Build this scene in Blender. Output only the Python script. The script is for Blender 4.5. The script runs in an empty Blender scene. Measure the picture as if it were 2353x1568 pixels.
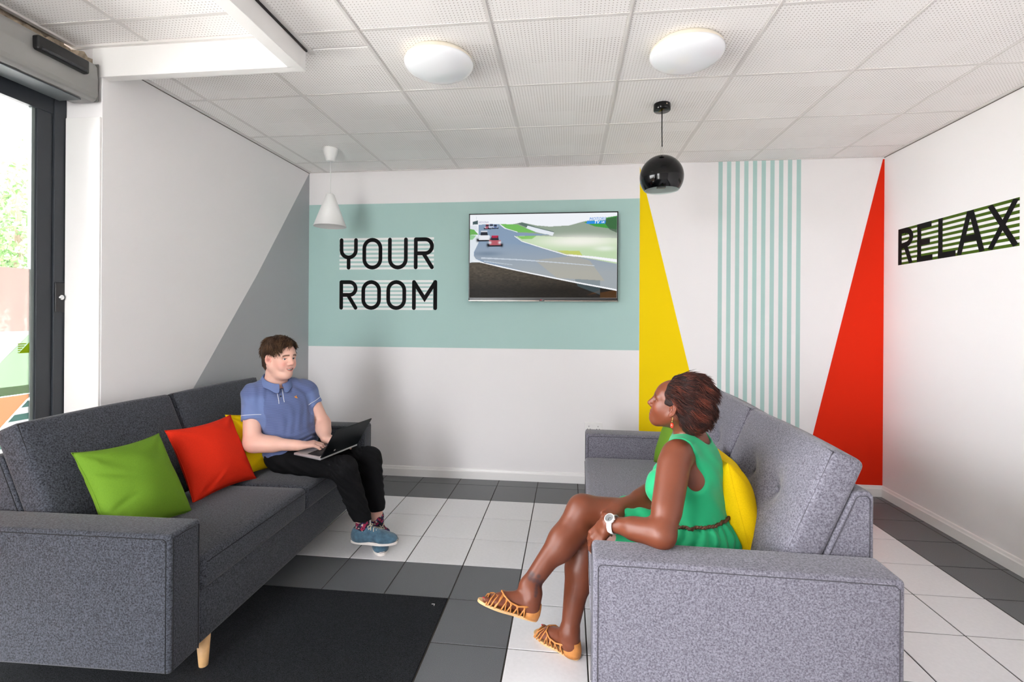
import bpy, bmesh, math, random
import numpy as np
from mathutils import Vector, Matrix
scene = bpy.context.scene
C = scene.collection
PI = math.pi

# ------------------------------------------------------------------ camera
cam_d = bpy.data.cameras.new('camera'); cam = bpy.data.objects.new('camera', cam_d); C.objects.link(cam)
cam_d.sensor_fit = 'HORIZONTAL'; cam_d.sensor_width = 36.0
cam_d.lens = 1139.29 / 2353 * 36.0
cam_d.shift_y = -51.98 / 2353
cam_d.clip_start = 0.05; cam_d.clip_end = 200
YAW, ROLL = -0.1133, 0.0066
_r = Vector((math.cos(YAW), -math.sin(YAW), 0)); _f = Vector((math.sin(YAW), math.cos(YAW), 0)); _u = Vector((0, 0, 1))
_r2 = _r * math.cos(ROLL) + _u * math.sin(ROLL); _u2 = -_r * math.sin(ROLL) + _u * math.cos(ROLL)
_m = Matrix.Identity(4)
for i in range(3):
    _m[i][0] = _r2[i]; _m[i][1] = _u2[i]; _m[i][2] = -_f[i]
_m[0][3], _m[1][3], _m[2][3] = 1.5807, -4.4072, 1.3910
cam.matrix_world = _m
scene.camera = cam

# ------------------------------------------------------------------ daylight
world = bpy.data.worlds.new('overcast_sky'); scene.world = world; world.use_nodes = True
_bg = world.node_tree.nodes['Background']
_bg.inputs[0].default_value = (0.958, 0.972, 1.0, 1); _bg.inputs[1].default_value = 7.0
scene.view_settings.view_transform = 'Standard'; scene.view_settings.look = 'None'
scene.view_settings.exposure = 2.02; scene.view_settings.gamma = 1.0; scene.view_settings.use_curve_mapping = False
try:
    scene.cycles.use_denoising = True
    scene.cycles.use_adaptive_sampling = True; scene.cycles.adaptive_threshold = 0.02
    scene.cycles.max_bounces = 8; scene.cycles.diffuse_bounces = 5; scene.cycles.transparent_max_bounces = 16
    scene.cycles.sample_clamp_indirect = 6.0
    scene.cycles.caustics_reflective = False; scene.cycles.caustics_refractive = False
except Exception:
    pass
def portal(name, loc, rot, sx, sy):
    l = bpy.data.lights.new(name, 'AREA'); l.shape = 'RECTANGLE'; l.size = sx; l.size_y = sy
    o = bpy.data.objects.new(name, l); o.location = loc; o.rotation_euler = rot; C.objects.link(o)
    l.cycles.is_portal = True
# sky portals sit in the real openings: sliding door wall on the left, glazing behind the camera
portal('sky_portal_door', (-1.10, -3.95, 1.22), (0, -PI / 2, 0), 2.4, 3.3)
portal('sky_portal_window', (-0.15, -5.90, 1.33), (PI / 2, 0, 0), 1.0, 2.56)

# ------------------------------------------------------------------ room numbers
T = 1 / 3.0                      # floor tile
YW, HC, XL, XR = -0.175, 2.69, -0.747, 4.059
YR = -5.75                       # wall behind the camera
XD = -0.946                      # plane of the sliding door
YE = -2.17                       # end of the left wall

# ------------------------------------------------------------------ materials
def lin(r, g, b):
    return tuple(((c / 255) / 12.92 if c / 255 <= 0.04045 else ((c / 255 + 0.055) / 1.055) ** 2.4) for c in (r, g, b))
MATS = {}
def mat(name, rgb, rough=0.6, metal=0.0, spec=0.5, noise=None, bump=None, sheen=0.0, coat=0.0, coords='Object'):
    """rgb 0-255 sRGB; noise=(scale, amount, detail) value mottling; bump=(scale, strength, distance)"""
    if name in MATS: return MATS[name]
    m = bpy.data.materials.new(name); m.use_nodes = True; nt = m.node_tree; N = nt.nodes; L = nt.links
    b = N['Principled BSDF']; c = lin(*rgb)
    b.inputs['Base Color'].default_value = (*c, 1); b.inputs['Roughness'].default_value = rough; b.inputs['Metallic'].default_value = metal
    b.inputs['Specular IOR Level'].default_value = spec
    if sheen: b.inputs['Sheen Weight'].default_value = sheen
    if coat: b.inputs['Coat Weight'].default_value = coat; b.inputs['Coat Roughness'].default_value = 0.05
    tc = None
    if noise or bump:
        tc = N.new('ShaderNodeTexCoord')
    if noise:
        n = N.new('ShaderNodeTexNoise'); n.inputs['Scale'].default_value = noise[0]; n.inputs['Detail'].default_value = noise[2] if len(noise) > 2 else 3
        L.new(tc.outputs[coords], n.inputs['Vector'])
        r = N.new('ShaderNodeValToRGB'); r.color_ramp.elements[0].position = 0.33; r.color_ramp.elements[1].position = 0.67
        a = noise[1]
        r.color_ramp.elements[0].color = (*[max(0, x * (1 - a)) for x in c], 1); r.color_ramp.elements[1].color = (*[min(1, x * (1 + a)) for x in c], 1)
        L.new(n.outputs['Fac'], r.inputs['Fac']); L.new(r.outputs['Color'], b.inputs['Base Color'])
    if bump:
        n2 = N.new('ShaderNodeTexNoise'); n2.inputs['Scale'].default_value = bump[0]; n2.inputs['Detail'].default_value = 4
        L.new(tc.outputs[coords], n2.inputs['Vector'])
        bp = N.new('ShaderNodeBump'); bp.inputs['Strength'].default_value = bump[1]; bp.inputs['Distance'].default_value = bump[2]
        L.new(n2.outputs['Fac'], bp.inputs['Height']); L.new(bp.outputs['Normal'], b.inputs['Normal'])
    MATS[name] = m
    return m
def vcol_mat(name, rough=0.5, spec=0.4, bump=None, sss=0.0, emit=0.0, sheen=0.0):
    """material whose colour is the mesh's 'Col' attribute"""
    if name in MATS: return MATS[name]
    m = bpy.data.materials.new(name); m.use_nodes = True; nt = m.node_tree; N = nt.nodes; L = nt.links
    b = N['Principled BSDF']; a = N.new('ShaderNodeAttribute'); a.attribute_name = 'Col'
    L.new(a.outputs['Color'], b.inputs['Base Color']); b.inputs['Roughness'].default_value = rough; b.inputs['Specular IOR Level'].default_value = spec
    if sss:
        b.inputs['Subsurface Weight'].default_value = sss; b.inputs['Subsurface Radius'].default_value = (1.0, 0.35, 0.2); b.inputs['Subsurface Scale'].default_value = 0.008
    if sheen: b.inputs['Sheen Weight'].default_value = sheen
    if emit:
        L.new(a.outputs['Color'], b.inputs['Emission Color']); b.inputs['Emission Strength'].default_value = emit
    if bump:
        tc = N.new('ShaderNodeTexCoord'); n2 = N.new('ShaderNodeTexNoise'); n2.inputs['Scale'].default_value = bump[0]; n2.inputs['Detail'].default_value = 4
        L.new(tc.outputs['Object'], n2.inputs['Vector'])
        bp = N.new('ShaderNodeBump'); bp.inputs['Strength'].default_value = bump[1]; bp.inputs['Distance'].default_value = bump[2]
        L.new(n2.outputs['Fac'], bp.inputs['Height']); L.new(bp.outputs['Normal'], b.inputs['Normal'])
    MATS[name] = m
    return m
def felt_mat(name, dark, light, rough=0.95):
    """woven wool felt: light and dark fibres side by side"""
    m = bpy.data.materials.new(name); m.use_nodes = True; nt = m.node_tree; N = nt.nodes; L = nt.links
    b = N['Principled BSDF']; b.inputs['Roughness'].default_value = rough; b.inputs['Specular IOR Level'].default_value = 0.15
    b.inputs['Sheen Weight'].default_value = 0.25; b.inputs['Sheen Roughness'].default_value = 0.4
    tc = N.new('ShaderNodeTexCoord')
    n = N.new('ShaderNodeTexNoise'); n.inputs['Scale'].default_value = 170; n.inputs['Detail'].default_value = 5; n.inputs['Roughness'].default_value = 0.7
    L.new(tc.outputs['Object'], n.inputs['Vector'])
    r = N.new('ShaderNodeValToRGB'); r.color_ramp.elements[0].position = 0.36; r.color_ramp.elements[1].position = 0.64
    r.color_ramp.elements[0].color = (*lin(*dark), 1); r.color_ramp.elements[1].color = (*lin(*light), 1)
    L.new(n.outputs['Fac'], r.inputs['Fac'])
    L.new(r.outputs['Color'], b.inputs['Base Color'])
    n2 = N.new('ShaderNodeTexNoise'); n2.inputs['Scale'].default_value = 420; n2.inputs['Detail'].default_value = 2
    L.new(tc.outputs['Object'], n2.inputs['Vector'])
    bp = N.new('ShaderNodeBump'); bp.inputs['Strength'].default_value = 0.35; bp.inputs['Distance'].default_value = 0.002
    L.new(n2.outputs['Fac'], bp.inputs['Height']); L.new(bp.outputs['Normal'], b.inputs['Normal'])
    MATS[name] = m
    return m
def glass_mat():
    m = bpy.data.materials.new('clear_glass'); m.use_nodes = True; nt = m.node_tree; N = nt.nodes; L = nt.links
    N.remove(N['Principled BSDF']); out = N['Material Output']
    t = N.new('ShaderNodeBsdfTransparent'); t.inputs[0].default_value = (0.95, 0.95, 0.95, 1)
    g = N.new('ShaderNodeBsdfGlossy'); g.inputs['Roughness'].default_value = 0.02
    fr = N.new('ShaderNodeFresnel'); fr.inputs[0].default_value = 1.45
    mx = N.new('ShaderNodeMixShader'); L.new(fr.outputs[0], mx.inputs[0]); L.new(t.outputs[0], mx.inputs[1]); L.new(g.outputs[0], mx.inputs[2])
    L.new(mx.outputs[0], out.inputs[0])
    return m
def film_mat(name, rgb, trans=0.35):
    m = bpy.data.materials.new(name); m.use_nodes = True; nt = m.node_tree; N = nt.nodes; L = nt.links
    N.remove(N['Principled BSDF']); out = N['Material Output']; c = (*lin(*rgb), 1)
    dens = 0.24                                    # dense frosted vinyl: lets only a little daylight through
    t = N.new('ShaderNodeBsdfTransparent'); t.inputs[0].default_value = (*[x * dens for x in c[:3]], 1)
    s = N.new('ShaderNodeBsdfTranslucent'); s.inputs[0].default_value = (*[x * dens * 1.6 for x in c[:3]], 1)
    d = N.new('ShaderNodeBsdfDiffuse'); d.inputs[0].default_value = (*[x * 0.5 for x in c[:3]], 1)
    m1 = N.new('ShaderNodeAddShader'); L.new(s.outputs[0], m1.inputs[0]); L.new(d.outputs[0], m1.inputs[1])
    m2 = N.new('ShaderNodeMixShader'); m2.inputs[0].default_value = trans; L.new(m1.outputs[0], m2.inputs[1]); L.new(t.outputs[0], m2.inputs[2])
    L.new(m2.outputs[0], out.inputs[0])
    return m
def perforated_mat():
    """white acoustic tile: holes drilled in a lattice, denser in some patches"""
    m = bpy.data.materials.new('acoustic_tile'); m.use_nodes = True; nt = m.node_tree; N = nt.nodes; L = nt.links
    b = N['Principled BSDF']; b.inputs['Roughness'].default_value = 0.85; b.inputs['Specular IOR Level'].default_value = 0.2
    tc = N.new('ShaderNodeTexCoord'); sp = N.new('ShaderNodeSeparateXYZ'); L.new(tc.outputs['Object'], sp.inputs[0])
    def M(op, a, c=None):
        n = N.new('ShaderNodeMath'); n.operation = op
        for i, v in enumerate((a, c)):
            if v is None: continue
            if isinstance(v, (int, float)): n.inputs[i].default_value = v
            else: L.new(v, n.inputs[i])
        return n.outputs[0]
    P = 0.0165
    def cell(o): return M('SUBTRACT', M('FRACT', M('DIVIDE', M('ADD', o, 10.0), P)), 0.5)
    cx, cy = cell(sp.outputs[0]), cell(sp.outputs[1])
    r2 = M('ADD', M('MULTIPLY', cx, cx), M('MULTIPLY', cy, cy))
    # patches of wider and narrower holes
    vo = N.new('ShaderNodeTexVoronoi'); vo.distance = 'CHEBYCHEV'; vo.inputs['Scale'].default_value = 4.2; vo.inputs['Randomness'].default_value = 0.25
    L.new(tc.outputs['Object'], vo.inputs['Vector'])
    sc = N.new('ShaderNodeSeparateColor'); L.new(vo.outputs['Color'], sc.inputs[0])
    rad = M('ADD', 0.010, M('MULTIPLY', sc.outputs[0], 0.030))
    hole = M('LESS_THAN', r2, rad)
    mx = N.new('ShaderNodeMix'); mx.data_type = 'RGBA'
    mx.inputs['A'].default_value = (*lin(247, 244, 242), 1); mx.inputs['B'].default_value = (*lin(182, 174, 169), 1)
    L.new(hole, mx.inputs['Factor']); L.new(mx.outputs['Result'], b.inputs['Base Color'])
    bp = N.new('ShaderNodeBump'); bp.invert = True; bp.inputs['Strength'].default_value = 0.5; bp.inputs['Distance'].default_value = 0.003
    L.new(hole, bp.inputs['Height']); L.new(bp.outputs['Normal'], b.inputs['Normal'])
    return m

M_wall = mat('wall_paint_white', (238, 235, 235), 0.75, bump=(90, 0.06, 0.002))
M_mint = mat('wall_paint_mint', (172, 203, 198), 0.75)
M_yellow = mat('wall_paint_yellow', (246, 212, 0), 0.8, spec=0.2)
M_red = mat('wall_paint_red', (224, 40, 6), 0.8, spec=0.2)
M_grey = mat('wall_paint_grey', (174, 176, 179), 0.75)
M_black = mat('vinyl_black', (15, 14, 15), 0.7, spec=0.15)
M_white_v = mat('vinyl_white', (238, 238, 236), 0.5)
M_olive = mat('vinyl_green', (66, 92, 14), 0.7, spec=0.2)
M_trim = mat('gloss_white_trim', (238, 236, 234), 0.35)
M_tile_w = mat('floor_tile_white', (224, 223, 225), 0.28, noise=(60, 0.025, 4), spec=0.45)
M_tile_d = mat('floor_tile_dark', (96, 98, 101), 0.38, noise=(420, 0.30, 2), spec=0.4)
M_grout = mat('grout', (58, 54, 50), 0.9)
M_acoustic = perforated_mat()
M_grid = mat('ceiling_grid', (226, 222, 219), 0.5)
M_gap = mat('shadow_gap', (50, 46, 44), 0.9)
M_frame = mat('door_frame_anthracite', (44, 48, 53), 0.4, spec=0.4)
M_alu = mat('operator_silver', (150, 149, 147), 0.42, metal=0.35)
M_blackpl = mat('plastic_black', (14, 14, 16), 0.3)
M_glass = glass_mat()
M_plaster = mat('raw_plaster', (176, 160, 140), 0.95, noise=(30, 0.35, 5), bump=(60, 0.8, 0.01))

# ------------------------------------------------------------------ mesh helpers
def new_obj(name, me, material=None, parent=None):
    o = bpy.data.objects.new(name, me); C.objects.link(o)
    if material is not None:
        me.materials.clear(); me.materials.append(material)
    if parent is not None: o.parent = parent
    return o
def tag(o, label=None, cat=None, group=None, kind=None):
    if label: o['label'] = label
    if cat: o['category'] = cat
    if group: o['group'] = group
    if kind: o['kind'] = kind
    return o
def empty(name, loc=(0, 0, 0), rz=0.0, label=None, cat=None, group=None, kind=None):
    o = bpy.data.objects.new(name, None); C.objects.link(o); o.location = loc; o.rotation_euler = (0, 0, rz); o.empty_display_size = 0.1
    return tag(o, label, cat, group, kind)
def mesh_np(name, V, F, smooth=True):
    """V (n,3) array, F list of equal-size faces (array) or list of lists"""
    me = bpy.data.meshes.new(name)
    if isinstance(F, np.ndarray):
        k = F.shape[1]
        me.vertices.add(len(V)); me.vertices.foreach_set('co', np.ascontiguousarray(V, dtype=np.float32).ravel())
        me.loops.add(F.size); me.loops.foreach_set('vertex_index', np.ascontiguousarray(F, dtype=np.int32).ravel())
        me.polygons.add(len(F)); me.polygons.foreach_set('loop_start', np.arange(0, F.size, k, dtype=np.int32))
        try: me.polygons.foreach_set('loop_total', np.full(len(F), k, dtype=np.int32))
        except Exception: pass
        me.update(calc_edges=True)
    else:
        me.from_pydata([tuple(v) for v in V], [], F); me.update()
    if smooth and len(me.polygons): me.polygons.foreach_set('use_smooth', np.ones(len(me.polygons), dtype=bool))
    return me
def set_col(me, cols):
    a = me.color_attributes.new('Col', 'FLOAT_COLOR', 'POINT')
    c = np.ones((len(me.vertices), 4), dtype=np.float32); c[:, :3] = cols
    a.data.foreach_set('color', c.ravel())
def box_me(name, x0, x1, y0, y1, z0, z1, bevel=0.0, seg=2):
    bm = bmesh.new(); r = bmesh.ops.create_cube(bm, size=1.0)
    for v in bm.verts:
        v.co = Vector(((x0 + x1) / 2 + v.co.x * (x1 - x0), (y0 + y1) / 2 + v.co.y * (y1 - y0), (z0 + z1) / 2 + v.co.z * (z1 - z0)))
    if bevel: bmesh.ops.bevel(bm, geom=list(bm.edges), offset=bevel, segments=seg, profile=0.5, affect='EDGES')
    me = bpy.data.meshes.new(name); bm.to_mesh(me); bm.free()
    if bevel: me.polygons.foreach_set('use_smooth', np.ones(len(me.polygons), dtype=bool))
    return me
def box(name, x0, x1, y0, y1, z0, z1, material, parent=None, bevel=0.0, seg=2):
    o = new_obj(name, box_me(name, x0, x1, y0, y1, z0, z1, bevel, seg), material, parent)
    if bevel:
        w = o.modifiers.new('wn', 'WEIGHTED_NORMAL'); w.keep_sharp = True
    return o
def prism_me(name, poly, axis, a0, a1):
    """extrude 2D polygon; axis 'x': poly=(y,z), 'y': poly=(x,z), 'z': poly=(x,y)"""
    def P(u, v, w): return {'x': (w, u, v), 'y': (u, w, v), 'z': (u, v, w)}[axis]
    n = len(poly); V = [P(u, v, a0) for u, v in poly] + [P(u, v, a1) for u, v in poly]
    F = [list(range(n)), list(range(2 * n - 1, n - 1, -1))] + [[i, i + n, (i + 1) % n + n, (i + 1) % n] for i in range(n)]
    bm = bmesh.new(); vs = [bm.verts.new(v) for v in V]
    for f in F: bm.faces.new([vs[i] for i in f])
    bmesh.ops.recalc_face_normals(bm, faces=bm.faces[:])
    me = bpy.data.meshes.new(name); bm.to_mesh(me); bm.free()
    return me
def prism(name, poly, axis, a0, a1, material, parent=None, bevel=0.0):
    o = new_obj(name, prism_me(name, poly, axis, a0, a1), material, parent)
    if bevel:
        b = o.modifiers.new('bv', 'BEVEL'); b.width = bevel; b.segments = 3; b.limit_method = 'ANGLE'
        o.data.polygons.foreach_set('use_smooth', np.ones(len(o.data.polygons), dtype=bool)); w = o.modifiers.new('wn', 'WEIGHTED_NORMAL'); w.keep_sharp = True
    return o
def lathe_me(name, prof, seg=48, close=False):
    """prof [(r,z)...] around z"""
    V, F = [], []
    for r, z in prof:
        for i in range(seg):
            a = 2 * PI * i / seg; V.append((r * math.cos(a), r * math.sin(a), z))
    n = len(prof)
    for j in range(n - 1 if not close else n):
        for i in range(seg):
            j2 = (j + 1) % n
            F.append((j * seg + i, j * seg + (i + 1) % seg, j2 * seg + (i + 1) % seg, j2 * seg + i))
    return mesh_np(name, np.array(V), np.array(F))
def tube_data(pts, rad, seg=8, closed=False, cap=True):
    pts = [Vector(p) for p in pts]; n = len(pts)
    rads = rad if isinstance(rad, (list, tuple, np.ndarray)) else [rad] * n
    V, F = [], []
    up = Vector((0, 0, 1)); prev = None
    for i in range(n):
        if closed: t = pts[(i + 1) % n] - pts[i - 1]
        else: t = pts[min(i + 1, n - 1)] - pts[max(i - 1, 0)]
        t.normalize() if t.length > 0 else None
        if prev is None:
            a = up if abs(t.dot(up)) < 0.9 else Vector((1, 0, 0))
            u = (a - t * a.dot(t)).normalized()
        else:
            u = prev - t * prev.dot(t)
            u = u.normalized() if u.length > 1e-6 else Vector((1, 0, 0))
        prev = u; w = t.cross(u)
        for k in range(seg):
            a = 2 * PI * k / seg; V.append(pts[i] + (u * math.cos(a) + w * math.sin(a)) * rads[i])
    m = n if closed else n - 1
    for i in range(m):
        for k in range(seg):
            j = (i + 1) % n
            F.append([i * seg + k, i * seg + (k + 1) % seg, j * seg + (k + 1) % seg, j * seg + k])
    if cap and not closed:
        F.append(list(range(seg - 1, -1, -1))); F.append(list(range((n - 1) * seg, n * seg)))
    return V, F
def tube(name, pts, rad, material, parent=None, seg=8, closed=False):
    V, F = tube_data(pts, rad, seg, closed)
    return new_obj(name, mesh_np(name, V, F), material, parent)
def rbox_data(hx, hy, hz, r, nx, ny, nz):
    """rounded box: subdivided cube pushed to a rounding radius; returns V, quads"""
    idx = {}; V = []; F = []
    def axis(h, n):
        e = [-h, -h + r * 0.25, -h + r * 0.6, -h + r]
        mid = [-h + r + (2 * h - 2 * r) * i / n for i in range(1, n)]
        return e + mid + [-x for x in reversed(e)]
    xs, ys, zs = axis(hx, nx), axis(hy, ny), axis(hz, nz); nx, ny, nz = len(xs) - 1, len(ys) - 1, len(zs) - 1
    def vid(i, j, k):
        key = (i, j, k)
        if key not in idx:
            idx[key] = len(V); V.append((xs[i], ys[j], zs[k]))
        return idx[key]
    for i in range(nx):
        for j in range(ny):
            F.append((vid(i, j, 0), vid(i, j + 1, 0), vid(i + 1, j + 1, 0), vid(i + 1, j, 0)))
            F.append((vid(i, j, nz), vid(i + 1, j, nz), vid(i + 1, j + 1, nz), vid(i, j + 1, nz)))
    for i in range(nx):
        for k in range(nz):
            F.append((vid(i, 0, k), vid(i + 1, 0, k), vid(i + 1, 0, k + 1), vid(i, 0, k + 1)))
            F.append((vid(i, ny, k), vid(i, ny, k + 1), vid(i + 1, ny, k + 1), vid(i + 1, ny, k)))
    for j in range(ny):
        for k in range(nz):
            F.append((vid(0, j, k), vid(0, j, k + 1), vid(0, j + 1, k + 1), vid(0, j + 1, k)))
            F.append((vid(nx, j, k), vid(nx, j + 1, k), vid(nx, j + 1, k + 1), vid(nx, j, k + 1)))
    V = np.array(V); h = np.array([hx, hy, hz])
    Q = np.clip(V, -(h - r), h - r); D = V - Q; Ln = np.linalg.norm(D, axis=1, keepdims=True); Ln[Ln == 0] = 1
    # keep the flat faces flat: push to the L-infinity offset then round
    V2 = Q + D / Ln * r
    return V2, np.array(F)
def ribbon_data(pts, w, cap=True, closed=False, ncap=8):
    """flat 2D stroke with round caps; pts list of (x,y); returns V2d, F"""
    P = [Vector((p[0], p[1])) for p in pts]
    P = [p for i, p in enumerate(P) if i == 0 or (p - P[i - 1]).length > 1e-5]; n = len(P); V, F = [], []; h = w / 2
    for i in range(n):
        if closed: a, b = P[i - 1], P[(i + 1) % n]
        else: a, b = P[max(i - 1, 0)], P[min(i + 1, n - 1)]
        t = (b - a).normalized()
        m = 1.0
        if (closed or 0 < i < n - 1):
            t1 = (P[i] - (P[i - 1])).normalized(); c = abs(t.dot(t1)); m = 1 / max(c, 0.5)
        nn = Vector((-t.y, t.x)) * h * m
        V += [P[i] + nn, P[i] - nn]
    for i in range(n if closed else n - 1):
        j = (i + 1) % n; F.append([2 * i, 2 * i + 1, 2 * j + 1, 2 * j])
    if cap and not closed:
        for e in (0, n - 1):
            t = (P[0] - P[1]).normalized() if e == 0 else (P[-1] - P[-2]).normalized()
            base = len(V); ang = math.atan2(t.y, t.x)
            for k in range(ncap + 1):
                a = ang - PI / 2 + PI * k / ncap; V.append(P[e] + Vector((math.cos(a), math.sin(a))) * h)
            F.append(list(range(base, base + ncap + 1)))
    return V, F
def arc(cx, cy, rx, ry, a0, a1, n=14):
    return [(cx + rx * math.cos(math.radians(a0 + (a1 - a0) * i / n)), cy + ry * math.sin(math.radians(a0 + (a1 - a0) * i / n))) for i in range(n + 1)]
def copy_tree(o, parent=None):
    c = o.copy(); C.objects.link(c)
    if parent is not None:
        c.parent = parent; c.matrix_parent_inverse = o.matrix_parent_inverse
    for ch in list(o.children): copy_tree(ch, c)
    return c
def struct(o, label=None):
    return tag(o, label, None, None, 'structure')
# ================================================================== SETTING
# ---- floor: grout bed plus single tiles
floor = struct(box('floor', XL - 0.25, XR + 0.05, YR, YW, -0.06, -0.003, M_grout), 'tiled floor of white tiles with dark grey borders')
def tile_me(w, d):
    me = box_me('tile', -w / 2, w / 2, -d / 2, d / 2, -0.006, 0.0, 0.0012, 1); me.polygons.foreach_set('use_smooth', np.zeros(len(me.polygons), dtype=bool)); return me
tile_cache = {}
def floor_tile(x0, x1, y0, y1, m):
    g = 0.0060
    w, d = round(x1 - x0 - g, 4), round(y1 - y0 - g, 4)
    if w < 0.02 or d < 0.02: return
    key = (w, d, m.name)
    if key not in tile_cache:
        me = tile_me(w, d); me.materials.append(m); tile_cache[key] = me
    o = bpy.data.objects.new('tile', tile_cache[key]); C.objects.link(o); o.parent = floor; o.location = ((x0 + x1) / 2, (y0 + y1) / 2, 0.0)
cols = [XD - 0.02] + [c * T for c in range(-2, 13)] + [XR - 0.012]
rows = [YW - 0.012] + [-r * T for r in range(1, 17)] + [YR]
for ci in range(len(cols) - 1):
    x0, x1 = cols[ci], cols[ci + 1]; cx = (x0 + x1) / 2; c = cx / T
    for ri in range(len(rows) - 1):
        y1, y0 = rows[ri], rows[ri + 1]; cy = (y0 + y1) / 2; r = -cy / T
        if cx < XL and cy > YE: continue
        if c < 3 and r > 6: continue                      # mat well
        dark = r < 2 or c > 11 or (c < 4 and 5 < r < 6) or (3 < c < 4 and r > 5)
        if x0 < XL < x1 and cy > YE: x0c = XL
        else: x0c = x0
        floor_tile(x0c, x1, y0, y1, M_tile_d if dark else M_tile_w)

# ---- walls
wall_back = struct(box('wall_back', XL - 0.3, XR + 0.25, YW, YW + 0.2, -0.06, 3.0, M_wall), 'white end wall with mint band, yellow and red wedges')
wall_left = struct(box('wall_left', XL - 0.28, XL, YE, YW, -0.06, 3.0, M_wall), 'white side wall with a grey painted triangle')
wall_right = struct(box('wall_right', XR, XR + 0.2, YR - 0.2, YW, -0.06, 3.0, M_wall), 'plain white side wall with the RELAX lettering')
wall_rear = empty('wall_rear', kind='structure'); wall_rear['label'] = 'white wall behind the camera beside a tall window'
for (x0, x1, z0, z1) in [(XL - 0.4, -0.65, -0.06, 3.0), (0.35, XR + 0.2, -0.06, 3.0), (-0.65, 0.35, -0.06, 0.05), (-0.65, 0.35, 2.61, 3.0)]:
    box('wall_panel', x0, x1, YR - 0.2, YR, z0, z1, M_wall, wall_rear)
# outer left wall nearer than the door, and above the door head
wall_door = empty('wall_door_side', kind='structure'); wall_door['label'] = 'wall strip above and beside the sliding door'
box('wall_panel', XD - 0.12, XD + 0.02, -2.205, YR, 2.62, 3.0, M_plaster, wall_door)
box('wall_panel', XD - 0.12, XD + 0.0, YR, -5.6, -0.06, 2.62, M_wall, wall_door)
# lumpy raw plaster where the ceiling was cut back above the operator
rnd = random.Random(5)
pl = [(-2.195, 2.66)] + [(-2.2 - 0.02 * i, 2.690 + 0.02 * rnd.random() + 0.02) for i in range(0, 14)] + [(-2.9, 2.72), (-2.9, 2.6), (-2.195, 2.6)]
prism('plaster_patch', pl, 'x', XD + 0.015, XD + 0.05, M_plaster, wall_door)
jag = [(-0.93, 2.60), (-0.755, 2.60), (-0.757, 2.64), (-0.785, 2.655), (-0.79, 2.675), (-0.83, 2.69), (-0.85, 2.72), (-0.93, 2.735)]
prism('plaster_patch', jag, 'y', YE - 0.006, YE + 0.02, M_plaster, wall_door)

# reveal lining (bright white board beside the door) and its upper plaster part
box('reveal_board', XD + 0.005, XL - 0.002, YE - 0.012, YE + 0.01, 0.0, 2.385, M_trim, wall_left, 0.002)

# painted shapes, thin coats proud of each wall
def paint_back(name, poly, m, lift): return prism(name, poly, 'y', YW - lift, YW + 0.001, m, wall_back)
def paint_right(name, poly, m, lift): return prism(name, poly, 'x', XR - lift, XR + 0.001, m, wall_right)
tag(paint_back('painted_band', [(XL, 1.131), (2.172, 1.131), (2.172, 2.40), (XL, 2.40)], M_mint, 0.0006), 'mint green band')
tag(paint_back('painted_wedge', [(2.172, 0.08), (2.79, 0.08), (2.166, 2.664)], M_yellow, 0.0010), 'yellow wedge')
tag(paint_back('painted_wedge', [(3.447, 0.08), (XR, 0.08), (XR, 2.672), (4.047, 2.672)], M_red, 0.0008), 'red wedge')
for i in range(10):
    x = 2.796 + i * 0.0674
    paint_back('painted_stripe', [(x, 0.08), (x + 0.0325, 0.08), (x + 0.0325, HC), (x, HC)], M_mint, 0.0006)
tag(prism('painted_wedge', [(YW, 2.688), (YW, 0.08), (-2.16, 0.16), (-1.545, 0.947), (-0.924, 1.70)], 'x', XL - 0.001, XL + 0.0006, M_grey, wall_left), 'grey triangle')

# ---- lettering on the end wall
def word_back(z0, z1, letters, xs, stripe_x):
    n = 8; per = (z1 - z0 - 0.019) / (n - 1)
    for i in range(n):
        zz = z0 + i * per
        paint_back('stripe', [(stripe_x[0], zz), (stripe_x[1], zz), (stripe_x[1], zz + 0.019), (stripe_x[0], zz + 0.019)], M_white_v, 0.0012)
    for ch, (a, b) in zip(letters, xs):
        w = 0.034; V, F = [], []
        x0, x1, y0, y1 = a + w / 2, b - w / 2, z0 + w / 2, z1 - w / 2; h = y1 - y0; xm = (x0 + x1) / 2; rr = (x1 - x0) / 2
        S = {'O': [('c', arc(xm, y1 - rr, rr, rr, 0, 180) + arc(xm, y0 + rr, rr, rr, 180, 360))],
             'U': [('o', [(x0, y1)] + arc(xm, y0 + rr, rr, rr, 180, 360) + [(x1, y1)])],
             'Y': [('o', [(x0, y1)] + arc(xm, y1 - h * 0.22 - rr * 0.55, rr, rr * 0.95, 180, 360) + [(x1, y1)]), ('o', [(xm, y1 - h * 0.22 - rr * 1.5), (xm, y0)])],
             'R': [('o', [(x0, y0), (x0, y1)]), ('o', [(x0, y1), (x1 - h * 0.25, y1)] + arc(x1 - h * 0.25, y1 - h * 0.25, h * 0.25, h * 0.25, 90, -90) + [(x0, y1 - h * 0.5)]), ('o', [(xm - 0.005, y1 - h * 0.5), (x1, y0)])],
             'M': [('o', [(x0, y0), (x0, y1)]), ('o', [(x0, y1), (xm, y0 + h * 0.36), (x1, y1)]), ('o', [(x1, y1), (x1, y0)])]}[ch]
        for si, (kind, pts) in enumerate(S):
            v, f = ribbon_data(pts, w, closed=(kind == 'c')); o = len(V)
            V += [(p.x, YW - 0.0020 - 0.0004 * si, p.y) for p in v]; F += [[i + o for i in q] for q in f]
        lo = new_obj('letter', mesh_np('letter', V, F, False), M_black, wall_back)
        lo['label'] = 'black letter ' + ch
word_back(1.817, 2.097, 'YOUR', [(-0.455, -0.287), (-0.243, -0.060), (-0.008, 0.172), (0.228, 0.408)], (-0.457, 0.408))
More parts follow.
